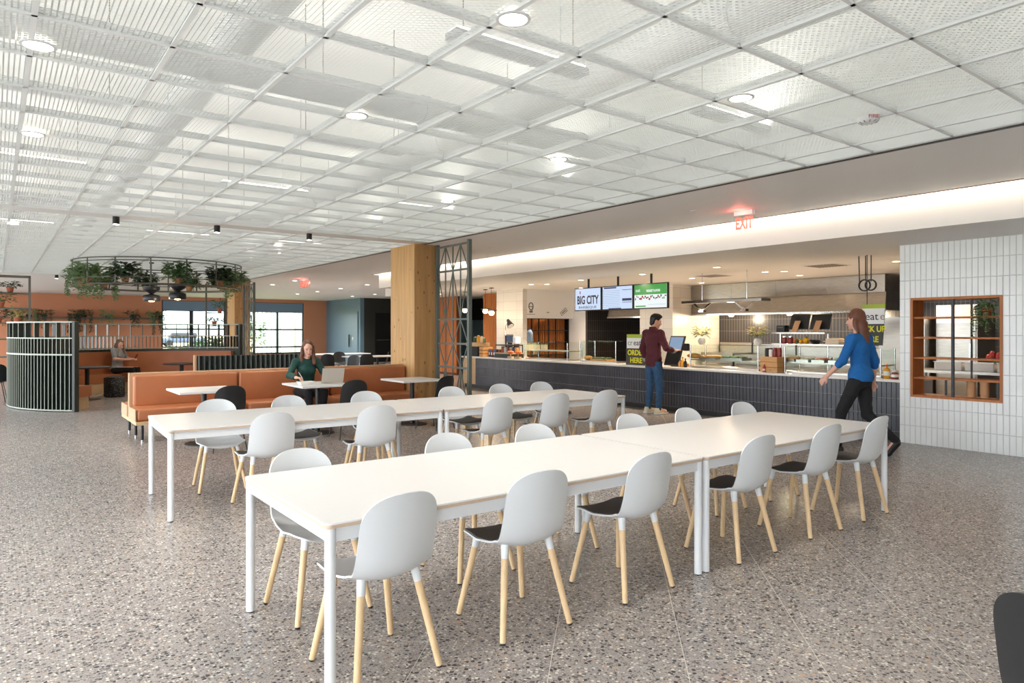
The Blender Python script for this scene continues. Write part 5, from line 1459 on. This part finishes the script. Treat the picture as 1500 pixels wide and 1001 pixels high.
# ================================================================== PEOPLE
def sdf_mesh(name, prims, vox, m, cuts=(), noise=0.0):
    """prims: (p0, p1, r0, r1, blend) tapered capsules or (c, (rx,ry,rz), rotation, blend) ellipsoids -> one continuous skin"""
    lo = np.array([9e9]*3); hi = -lo
    for p in prims:
        if len(p) == 5:
            a, b, ra, rb, k = p; r = max(ra, rb)
            for q in (a, b): lo = np.minimum(lo, np.array(q) - r); hi = np.maximum(hi, np.array(q) + r)
        else:
            c, r, R, k = p; r = max(r); lo = np.minimum(lo, np.array(c) - r); hi = np.maximum(hi, np.array(c) + r)
    lo -= 3*vox; hi += 3*vox
    n = np.ceil((hi - lo) / vox).astype(int) + 1
    F = np.full(n, 1.0, dtype=np.float32)
    ax = [lo[i] + vox*np.arange(n[i]) for i in range(3)]
    for p in prims:
        if len(p) == 5:
            a, b, ra, rb, k = p; a = np.array(a, float); b = np.array(b, float); r = max(ra, rb)
            l2, h2 = np.minimum(a, b) - r, np.maximum(a, b) + r
        else:
            c, rad, R, k = p; c = np.array(c, float); r = max(rad); l2, h2 = c - r, c + r
        mg = max(k*1.5, 4*vox) + vox
        i0 = np.clip(np.floor((l2 - mg - lo)/vox).astype(int), 0, n - 1); i1 = np.clip(np.ceil((h2 + mg - lo)/vox).astype(int) + 1, 1, n)
        X, Y, Z = np.meshgrid(ax[0][i0[0]:i1[0]], ax[1][i0[1]:i1[1]], ax[2][i0[2]:i1[2]], indexing='ij')
        if len(p) == 5:
            d = b - a; L2 = max(1e-9, d @ d)
            t = np.clip(((X-a[0])*d[0] + (Y-a[1])*d[1] + (Z-a[2])*d[2]) / L2, 0, 1)
            f = np.sqrt((X-a[0]-t*d[0])**2 + (Y-a[1]-t*d[1])**2 + (Z-a[2]-t*d[2])**2) - (ra + (rb - ra)*t)
        else:
            x, y, z = X - c[0], Y - c[1], Z - c[2]
            if R is not None:
                R = np.array(R); x, y, z = (R[0][0]*x + R[1][0]*y + R[2][0]*z, R[0][1]*x + R[1][1]*y + R[2][1]*z, R[0][2]*x + R[1][2]*y + R[2][2]*z)
            q = np.sqrt((x/rad[0])**2 + (y/rad[1])**2 + (z/rad[2])**2) + 1e-9
            g = np.sqrt((x/rad[0]**2)**2 + (y/rad[1]**2)**2 + (z/rad[2]**2)**2) + 1e-9
            f = q*(q - 1)/g
        S = F[i0[0]:i1[0], i0[1]:i1[1], i0[2]:i1[2]]
        h = np.clip(.5 + .5*(S - f)/k, 0, 1)
        F[i0[0]:i1[0], i0[1]:i1[1], i0[2]:i1[2]] = (S*(1-h) + f*h - k*h*(1-h)).astype(np.float32)
    if cuts or noise:
        X, Y, Z = np.meshgrid(*ax, indexing='ij')
        if noise: F = F + (noise*(np.sin(X*38 + 3*np.sin(Z*17)) * np.sin(Z*31 + 2*np.sin(Y*23)) * np.cos(Y*35))).astype(np.float32)
        for pt, nr in cuts:
            F = np.maximum(F, ((X-pt[0])*nr[0] + (Y-pt[1])*nr[1] + (Z-pt[2])*nr[2]).astype(np.float32))
    S = F < 0
    cnt = np.zeros(n - 1, np.int8); pos = np.zeros(tuple(n - 1) + (3,), np.float32); wt = np.zeros(n - 1, np.float32)
    sl = lambda o, i: slice(o, n[i] - 1 + o)
    C = {}
    for dx in (0, 1):
        for dy in (0, 1):
            for dz in (0, 1): C[dx,dy,dz] = F[sl(dx,0), sl(dy,1), sl(dz,2)]
    for c0 in C:
        for k in range(3):
            if c0[k] == 0:
                c1 = list(c0); c1[k] = 1; c1 = tuple(c1); A, B = C[c0], C[c1]
                mk = (A < 0) != (B < 0)
                t = np.where(mk, A/np.where(mk, A - B, 1), 0)
                for q in range(3): pos[..., q] += np.where(mk, c0[q] + (t if q == k else 0), 0)
                wt += mk
    act = wt > 0; idx = np.full(act.shape, -1, np.int64); idx[act] = np.arange(act.sum())
    ijk = np.argwhere(act); V = lo + vox*(ijk + pos[act]/wt[act][:, None])
    faces = []
    for k in range(3):
        a, b = (k+1) % 3, (k+2) % 3
        s0 = [slice(1, n[i]-1) for i in range(3)]; s0[k] = slice(0, n[k]-1); s1 = list(s0); s1[k] = slice(1, n[k])
        A, B = S[tuple(s0)], S[tuple(s1)]
        base = np.argwhere(A != B); sg = A[A != B]
        off = np.ones(3, int); off[k] = 0; e = base + off
        def cell(da, db):
            c = e.copy(); c[:, a] -= da; c[:, b] -= db; return idx[c[:,0], c[:,1], c[:,2]]
        Q = np.stack([cell(1,1), cell(0,1), cell(0,0), cell(1,0)], 1)
        Q[~sg] = Q[~sg][:, ::-1]; faces.append(Q)
    Fc = np.concatenate(faces); Fc = Fc[(Fc >= 0).all(1)]
    me = bpy.data.meshes.new(name); me.from_pydata(V.tolist(), [], Fc.tolist()); me.materials.append(M[m]); me.shade_smooth(); me.update()
    return me
def vv(*a): return np.array(a, float)
def hand(P, w, d, nrm, side, curl=.5, s=1.0):
    """palm and five fingers; d: pointing direction, nrm: back of the hand, side: +1 thumb along d x nrm"""
    d = np.array(d, float); d /= np.linalg.norm(d); nrm = np.array(nrm, float); nrm -= d*(nrm @ d); nrm /= np.linalg.norm(nrm)
    t = np.cross(d, nrm)*side; w = np.array(w, float)
    pc = w + d*.05*s
    for o in (-.022, 0, .022): P.append((w + d*.015*s + t*o*.7*s, w + d*.082*s + t*o*s, .015*s, .0125*s, .012))
    for i, (o, L) in enumerate(((.030, .066), (.011, .076), (-.009, .070), (-.027, .054))):
        b = w + d*.082*s + t*o*s; c1 = curl*.7; c2 = curl*1.6
        m1 = b + (d*math.cos(c1) - nrm*math.sin(c1))*L*.5*s
        m2 = m1 + (d*math.cos(c2) - nrm*math.sin(c2))*L*.5*s
        P.append((b, m1, .0095*s, .0088*s, .004)); P.append((m1, m2, .0088*s, .0072*s, .004))
    b = w + d*.025*s + t*.028*s; m1 = b + (d*.75 + t*.6 - nrm*.2)*.036*s; m2 = m1 + (d*.95 + t*.15 - nrm*.3)*.030*s
    P.append((b, m1, .012*s, .010*s, .008)); P.append((m1, m2, .010*s, .008*s, .004))
def rot_z(a): c, s = math.cos(a), math.sin(a); return np.array([[c,-s,0],[s,c,0],[0,0,1]])
def rot_x(a): c, s = math.cos(a), math.sin(a); return np.array([[1,0,0],[0,c,-s],[0,s,c]])
def head_prims(P, c, R, s=1.0):
    """c: centre of the skull; local +y is the face"""
    f = lambda x, y, z: c + R @ (vv(x, y, z)*s)
    P.append((f(0,-.012,.02), (.074*s, .092*s, .095*s), R, .02)); P.append((f(0,.022,-.05), (.055*s,.062*s,.070*s), R, .03))
    P.append((f(0,.075,-.105), f(0,.07,-.10), .022*s, .022*s, .03))
    P.append((f(0,.086,.005), f(0,.108,-.038), .009*s, .014*s, .012))          # nose
    for x in (-1, 1):
        P.append((f(x*.074,-.005,-.005), (.010*s,.022*s,.032*s), R, .008))      # ears
        P.append((f(x*.035,.078,-.03), f(x*.03,.07,-.045), .018*s, .018*s, .02)) # cheeks
    P.append((f(-.02,.090,-.068), f(.02,.090,-.068), .009*s, .009*s, .008))     # mouth
    return f
def face_parts(t, f, R, s=1.0, glasses=False):
    for x in (-1, 1):
        g = G(); c = f(x*.030, .080, .004); g.ell(c, (.011*s,.009*s,.007*s), 10, 6); g.build('eye', M['eye_dark'], t, smooth=True)
        g = G(); g.tube([f(x*.016,.088,.024), f(x*.032,.088,.029), f(x*.048,.079,.022)], .0035*s, 5); g.build('eyebrow', M['hair_brown'], t)
    g = G(); g.tube([f(-.022,.0965,-.066), f(0,.1005,-.067), f(.022,.0965,-.066)], [.003*s,.005*s,.003*s], 6); g.build('lips', M['lips'], t, smooth=True)
def person(lab, loc, rz): return thing('person', lab, 'person', loc, rz)

# ---- man ordering at the counter (local +y = facing; world rotation turns him to +X)
def man():
    t = person('man in maroon shirt and jeans ordering at the kiosk', (9.58, 8.40, 0), math.radians(-97))
    hipz, shz = .93, 1.46
    sh = {-1: vv(-.19,-.01,shz), 1: vv(.19,-.01,shz)}; hp = {-1: vv(-.09,0,hipz), 1: vv(.09,0,hipz)}
    kn = {-1: vv(-.115,.02,.50), 1: vv(.125,.03,.50)}; an = {-1: vv(-.12,-.03,.09), 1: vv(.14,-.01,.09)}
    el = {-1: vv(-.25,-.05,1.17), 1: vv(.27,.05,1.20)}; wr = {-1: vv(-.245,.04,.93), 1: vv(.23,.30,1.14)}
    Rh = rot_z(math.radians(-28)) @ rot_x(math.radians(-16)); hc = vv(.01,.045,1.69)
    torso = lambda k: [(vv(0,-.01,1.34), (.165+k,.105+k,.20+k), None, .05), (vv(0,0,1.10), (.145+k,.10+k,.20+k), None, .06), (vv(0,-.005,.97), (.155+k,.112+k,.13+k), None, .05),
        (sh[-1], sh[1], .062+k, .062+k, .05), (vv(0,-.015,1.42), vv(0,.0,1.54), .085+k*.5, .055+k*.3, .05)]
    arm = lambda s, k, end=1.0: [(sh[s], el[s], .056+k, .043+k, .03), (el[s], el[s] + (wr[s]-el[s])*end, .042+k, (.029 if end == 1 else .034)+k, .02)]
    leg = lambda s, k, end=1.0: [(hp[s], kn[s], .085+k, .056+k, .03), (kn[s], kn[s] + (an[s]-kn[s])*end, .055+k, .038+k, .02)]
    P = torso(-.012) + arm(-1,0) + arm(1,0) + leg(-1,-.01) + leg(1,-.01) + [(vv(0,0,1.5), hc + Rh @ vv(0,-.02,-.07), .052, .05, .02)]
    for s in (-1, 1): P.append((an[s], an[s] + vv(s*.01,.15,-.055), .04, .035, .03))
    f = head_prims(P, hc, Rh)
    hand(P, wr[-1], wr[-1]-el[-1] + vv(0,.02,-.05), (-1,0,0), -1, .5); hand(P, wr[1], vv(-.05,.9,.2), (0,-.2,1), -1, .35)
    b = link('body', sdf_mesh('body', P, .0075, 'skin'), t); face_parts(t, f, Rh)
    S = torso(.012) + arm(-1,.012,.72) + arm(1,.014,.80) + [(vv(0,-.01,.90), (.165,.118,.10), None, .05)]
    link('shirt', sdf_mesh('shirt', S, .009, 'maroon', cuts=[((0,0,.86),(0,0,-1)), ((0,0,1.565),(0,0,1))], noise=.006), t)
    C = [(hc + Rh @ vv(0,-.03,-.10), vv(0,-.02,1.535), .060, .072, .02)]
    link('collar', sdf_mesh('collar', C, .008, 'maroon', cuts=[((0,.02,1.53),(0,.35,-1)), ((0,0,1.585),(0,0,1)), ((0,.05,1.5),(0,1,0))]), t)
    for s in (-1, 1):
        d = wr[s]-el[s]; e0 = el[s] + d*(.72 if s < 0 else .80)
        link('cuff', sdf_mesh('cuff', [(e0 - d*.02, e0 + d*.08, .052, .049, .01)], .008, 'grey_shirt'), t)
    T = [(vv(0,0,.93), (.155,.112,.12), None, .05)] + leg(-1,.012) + leg(1,.012)
    link('jeans', sdf_mesh('jeans', T, .010, 'denim', cuts=[((0,0,.955),(0,0,1)), ((0,0,.07),(0,0,-1))], noise=.005), t)
    for s in (-1, 1):
        a = an[s]; sole = G().rbox(a[0]-.05, a[0]+.05, a[1]-.075, a[1]+.205, 0, .028, .012, 2)
        o = link('shoe', sdf_mesh('shoe', [(vv(a[0], a[1]-.02, .055), vv(a[0], a[1]+.15, .045), .048, .040, .03), (vv(a[0], a[1]-.03, .06), vv(a[0], a[1]-.02, .11), .045, .042, .03)], .008, 'shoe_cream', cuts=[((0,0,.02),(0,0,-1)), ((0,0,.118),(0,0,1))]), t)
        sole.build('sole', M['ceramic'], o, smooth=True)
    H = [(hc + Rh @ vv(0,-.022,.035), (.083,.098,.098), Rh, .02), (hc + Rh @ vv(0,.03,.085), (.072,.07,.05), Rh, .03), (hc + Rh @ vv(0,-.055,-.04), (.066,.05,.07), Rh, .02)]
    link('hair', sdf_mesh('hair', H, .007, 'hair_black', cuts=[(hc + Rh @ vv(0,.055,.045), Rh @ vv(0,.8,-.6)), (hc + Rh @ vv(0,0,-.085), Rh @ vv(0,.35,-1))], noise=.004), t)
    w = wr[-1]; dd = (wr[-1]-el[-1]); dd = dd/np.linalg.norm(dd)
    G().cyl(w - dd*.035, w - dd*.015, .038, n=16).build('wristwatch', M['black_metal'], t, smooth=True)
man()

# ---- woman walking past the counter, heading +Y
def walker():
    t = person('woman in blue sweater and black trousers walking past the counter', (8.42, 4.10, 0), math.radians(4))
    sh = {-1: vv(-.165,.03,1.42), 1: vv(.165,-.01,1.42)}; hp = {-1: vv(-.085,0,.92), 1: vv(.085,0,.92)}
    kn = {-1: vv(-.095,.19,.51), 1: vv(.095,-.04,.49)}; an = {-1: vv(-.09,.23,.085), 1: vv(.10,-.37,.20)}
    el = {-1: vv(-.24,.11,1.15), 1: vv(.23,-.08,1.14)}; wr = {-1: vv(-.245,.30,.95), 1: vv(.24,-.06,.89)}
    Rh = rot_x(math.radians(-6)); hc = vv(0,.06,1.655)
    torso = lambda k: [(vv(0,.01,1.30), (.142+k,.10+k,.19+k), None, .05), (vv(0,.0,1.09), (.122+k,.092+k,.17+k), None, .06), (vv(0,-.01,.95), (.158+k,.118+k,.12+k), None, .06),
        (sh[-1], sh[1], .052+k, .052+k, .05), (vv(0,.095,1.29), (.11+k,.05+k,.06+k), None, .05), (vv(0,.01,1.40), vv(0,.03,1.51), .075+k*.5, .045+k*.3, .04)]
    arm = lambda s, k, end=1.0: [(sh[s], el[s], .046+k, .037+k, .03), (el[s], el[s] + (wr[s]-el[s])*end, .037+k, (.025 if end == 1 else .031)+k, .02)]
    leg = lambda s, k: [(hp[s], kn[s], .083+k, .052+k, .03), (kn[s], an[s], .052+k, .034+k, .02)]
    P = torso(-.012) + arm(-1,0) + arm(1,0) + leg(-1,-.01) + leg(1,-.01) + [(vv(0,.02,1.46), hc + Rh @ vv(0,-.02,-.07), .045, .044, .02)]
    P += [(an[-1], an[-1] + vv(0,.14,-.05), .036, .03, .03), (an[1], an[1] + vv(0,.09,-.13), .036, .03, .03)]
    f = head_prims(P, hc, Rh, .96)
    hand(P, wr[-1], wr[-1]-el[-1], (-1,.2,0), -1, .5, .95); hand(P, wr[1], wr[1]-el[1], (1,0,0), 1, .5, .95)
    link('body', sdf_mesh('body', P, .0075, 'skin_pale'), t); face_parts(t, f, Rh, .96)
    S = torso(.010) + arm(-1,.014,.25) + arm(1,.014,.25) + [(vv(0,-.005,.96), (.168,.128,.12), None, .05)]
    link('sweater', sdf_mesh('sweater', S, .009, 'blue_knit', cuts=[((0,0,.90),(0,0,-1)), ((0,.04,1.475),(0,.3,1))], noise=.005), t)
    T = [(vv(0,-.01,.93), (.158,.118,.12), None, .05)] + leg(-1,.012) + leg(1,.012)
    link('trousers', sdf_mesh('trousers', T, .010, 'black_cloth', cuts=[((0,0,.97),(0,0,1))], noise=.004), t)
    a = an[-1]; link('shoe', sdf_mesh('shoe', [(vv(a[0], a[1]-.03, .05), vv(a[0], a[1]+.13, .035), .040, .034, .03), (vv(a[0], a[1]-.02, .06), a, .038, .038, .03)], .008, 'black_metal', cuts=[((0,0,.004),(0,0,-1))]), t)
    a = an[1]; link('shoe', sdf_mesh('shoe', [(a + vv(0,-.01,-.02), a + vv(0,.085,-.155), .042, .034, .03), (a + vv(0,.085,-.155), a + vv(0,.13,-.160), .034, .03, .02)], .008, 'black_metal', cuts=[((0,0,.004),(0,0,-1))]), t)
    H = [(hc + Rh @ vv(0,-.025,.035), (.083,.10,.098), Rh, .02), (hc + vv(0,-.07,-.06), hc + vv(0,-.10,-.26), .075, .065, .03), (hc + vv(-.065,-.03,-.03), hc + vv(-.075,-.05,-.22), .035, .03, .02), (hc + vv(.065,-.03,-.03), hc + vv(.075,-.05,-.22), .035, .03, .02)]
    link('hair', sdf_mesh('hair', H, .008, 'hair_auburn', cuts=[(hc + Rh @ vv(0,.06,.03), Rh @ vv(0,.9,-.45))], noise=.006), t)
walker()

def seated(lab, loc, rz, el, wr, hair, shirt, skin, head_rot, hc, knees, ankles, sleeve, hands, vox, pants='black_cloth', long_hair=.24, lean=0.03, seat=.46):
    t = person(lab, loc, rz)
    hz = seat + .09
    sh = {-1: vv(-.17,lean,hz+.47), 1: vv(.17,lean,hz+.47)}; hp = {-1: vv(-.09,0,hz), 1: vv(.09,0,hz)}
    kn = {-1: vv(*knees[0]), 1: vv(*knees[1])}; an = {-1: vv(*ankles[0]), 1: vv(*ankles[1])}; hc = vv(*hc)
    el = {-1: vv(*el[0]), 1: vv(*el[1])}; wr = {-1: vv(*wr[0]), 1: vv(*wr[1])}; Rh = head_rot
    torso = lambda k: [(vv(0,lean*.8,hz+.36), (.145+k,.10+k,.18+k), None, .05), (vv(0,lean*.4,hz+.17), (.128+k,.095+k,.17+k), None, .06), (vv(0,0,hz+.02), (.165+k,.125+k,.11+k), None, .06),
        (sh[-1], sh[1], .052+k, .052+k, .05), (vv(0,lean+.085,hz+.34), (.11+k,.05+k,.06+k), None, .05), (vv(0,lean,hz+.45), hc + vv(0,-.02,-.10), .072+k*.5, .046+k*.3, .04)]
    arm = lambda s, k, end=1.0: [(sh[s], el[s], .047+k, .038+k, .03), (el[s], el[s] + (wr[s]-el[s])*end, .038+k, (.026 if end == 1 else .032)+k, .02)]
    leg = lambda s, k: [(hp[s], kn[s], .082+k, .055+k, .03), (kn[s], an[s], .054+k, .036+k, .02)]
    P = torso(-.012) + arm(-1,0) + arm(1,0) + leg(-1,-.01) + leg(1,-.01) + [(vv(0,lean,hz+.5), hc + Rh @ vv(0,-.02,-.07), .046, .045, .02)]
    for s in (-1, 1): P.append((an[s], an[s] + vv(0,.14,-.05), .036, .03, .03))
    f = head_prims(P, hc, Rh, .96)
    for s, (d, nr, c) in zip((-1, 1), hands): hand(P, wr[s], d, nr, -1 if s > 0 else 1, c, .95)
    link('body', sdf_mesh('body', P, vox, skin), t); face_parts(t, f, Rh, .96)
    link('shirt', sdf_mesh('shirt', torso(.010) + arm(-1,.012,sleeve) + arm(1,.012,sleeve), .009, shirt, cuts=[((0,0,hz-.06),(0,0,-1)), ((0,lean+.03,hz+.535),(0,.45,1))], noise=.005), t) if sleeve > 0 else \
    link('shirt', sdf_mesh('shirt', torso(.010) + [(sh[s], sh[s] + (el[s]-sh[s])*.7, .06, .056, .03) for s in (-1,1)], .009, shirt, cuts=[((0,0,hz-.06),(0,0,-1)), ((0,lean+.03,hz+.535),(0,.45,1))], noise=.005), t)
    link('trousers', sdf_mesh('trousers', [(vv(0,0,hz), (.168,.13,.10), None, .05)] + leg(-1,.012) + leg(1,.012), .010, pants, cuts=[((0,0,hz+.06),(0,0,1))], noise=.004), t)
    for s in (-1, 1):
        a = an[s]; link('shoe', sdf_mesh('shoe', [(a + vv(0,-.02,-.035), a + vv(0,.14,-.05), .040, .034, .03), (a + vv(0,-.01,0), a + vv(0,-.01,-.02), .04, .04, .02)], .009, 'black_metal', cuts=[((0,0,a[2]-.082),(0,0,-1))]), t)
    H = [(hc + Rh @ vv(0,-.034,.036), (.084,.092,.096), Rh, .02), (hc + Rh @ vv(0,-.075,-.04), hc + Rh @ vv(0,-.09,-.10) + vv(0,0,-long_hair+.08), .072, .06, .03)]
    for s in (-1, 1): H.append((hc + Rh @ vv(s*.078,-.01,.02), hc + Rh @ vv(s*.100,.02,-.06) + vv(0,0,-long_hair+.06), .026, .034, .015))
    link('hair', sdf_mesh('hair', H, .008, hair, cuts=[(hc + Rh @ vv(0,.062,.035), Rh @ vv(0,.9,-.45))] if False else [], noise=.007), t)
    return t, wr
# woman in teal at the laptop, facing -Y
R1 = rot_z(math.radians(-12)) @ rot_x(math.radians(-20))
t1, w1 = seated('woman in dark teal shirt with a pen beside her laptop', (3.93, 10.66, 0), PI + .05,
    [(-.27,.16,.80), (.31,.12,.82)], [(-.16,.42,.775), (.31,.38,.80)], 'hair_brown', 'teal_shirt', 'skin_pale', R1, (-.0,.10,1.235),
    [(-.12,.42,.56), (.12,.42,.56)], [(-.11,.38,.09), (.11,.40,.09)], .86, [((.1,1,-.05), (0,0,1), .6), ((-.5,1,-.05), (0,0,1), .8)], .0075, lean=.04)
# woman with the phone inside the booth
R2 = rot_z(math.radians(-25)) @ rot_x(math.radians(-24))
t2, w2 = seated('woman in grey shirt looking at her phone inside the booth', (2.39, 19.32, 0), math.radians(-128),
    [(-.26,.10,.82), (.26,.10,.82)], [(-.07,.36,.80), (.08,.36,.80)], 'hair_ash', 'grey_shirt', 'skin_pale', R2, (0,.07,1.16),
    [(-.10,.44,.57), (.12,.44,.58)], [(-.09,.55,.09), (.10,.52,.09)], 0, [((.3,1,.3), (-.3,0,1), .9), ((-.3,1,.3), (.3,0,1), .9)], .009, lean=.02)
# pen and phone
def local_to_world(t, p): return Matrix.Translation(t.location) @ Matrix.Rotation(t.rotation_euler.z, 4, 'Z') @ Vector(p)
p = local_to_world(t1, (.265, .475, .815))
pn = thing('pen', 'slim pen in the raised hand of the woman in teal', 'pen', p)
G().cyl((.02,.0,-.025), (-.035,.02,.07), .005, n=8).build('barrel', M['ceramic'], pn, smooth=True); G().cyl((.02,0,-.025), (.027,-.002,-.037), .004, .001, 8).build('tip', M['ink'], pn)
p = local_to_world(t2, (.0, .47, .86))
ph = thing('smartphone', 'dark smartphone in the hands of the woman in the booth', 'phone', p, math.radians(-128))
G().add([(x, y + z*.6, z) for x, y, z in G().rbox(-.036,.036,-.005,.005,-.07,.07,.003,1).v], G().rbox(-.036,.036,-.005,.005,-.07,.07,.003,1).f).build('case', M['jar_red'], ph)
G().add([(x, y + z*.6, z) for x, y, z in G().box(-.033,.033,-.0065,-.0052,-.066,.066).v], G().box(0,1,0,1,0,1).f).build('display', M['screen_off'], ph)

# ================================================================== OUTSIDE THINGS
def bush(lab, x, y, r, h, m='leaf', n=260):
    t = thing('bush', lab, 'bush', (x, y, -.14)); rn = random.Random(int(x*100))
    f = foliage(rn, (0,0,h*.5), r, h*.55, n, .35, .2).build('foliage', M[m], t); f['kind'] = 'stuff'
    G().cyl((0,0,0), (0,0,h*.5), .05, .03, 6).build('stem', M['oak_knot'], t)
bush('green bush outside the window behind the planter ring', 9.3, 42, .6, 1.0)
bush('small shrub outside the window left of the mullion', 8.6, 44, .5, .7, 'leaf_light')
bush('reddish shrub outside near the far window', 10.7, 45, .6, 1.3, 'leaf_dark')
bush('tall bush outside behind the slatted fence', 13.0, 43.5, .5, 2.4, 'leaf_light', 200)
bush('leafy bush outside right part of the slatted fence', 12.4, 45.5, .4, 2.2, 'leaf_light', 160)
t = thing('slat_fence', 'dark upright slat fence outside the right window', 'fence', (12.55, 42, -.14))
for i in range(6): G().box(i*.27, i*.27 + .05, 0, .05, 0, 3.6).build('slat', M['fence_grey'], t)
for z in (.4, 3.2): G().box(0, 1.42, .05, .09, z, z + .05).build('rail', M['fence_grey'], t)
t = thing('neighbour_building', 'pale building wing seen through the right window', 'building', (14.3, 43, -.14))
G().box(0, 4, 0, 6, 0, 5).build('wall', M['facade_pale'], t); G().box(.85, 1.3, -.3, 0, 0, 5).build('pier', M['facade_grey'], t)
for z in (1.2, 2.0, 2.8): G().box(0, 4, -.02, 0, z, z + .02).build('joint', M['facade_grey'], t)
t = thing('parked_car', 'distant dark parked car seen through the window', 'car', (15.0, 75, -.10))
G().rbox(-2.1, 2.1, -.85, .85, .35, .85, .12, 2).build('body', M['car_paint'], t, smooth=True); G().rbox(-1.2, 1.3, -.75, .75, .8, 1.4, .2, 2).build('cabin', M['screen_off'], t, smooth=True)
for x in (-1.3, 1.3):
    for y in (-.8, .8): G().cyl((x, y - .1, .32), (x, y + .1, .32), .32, n=16).build('wheel', M['tire'], t, smooth=True)
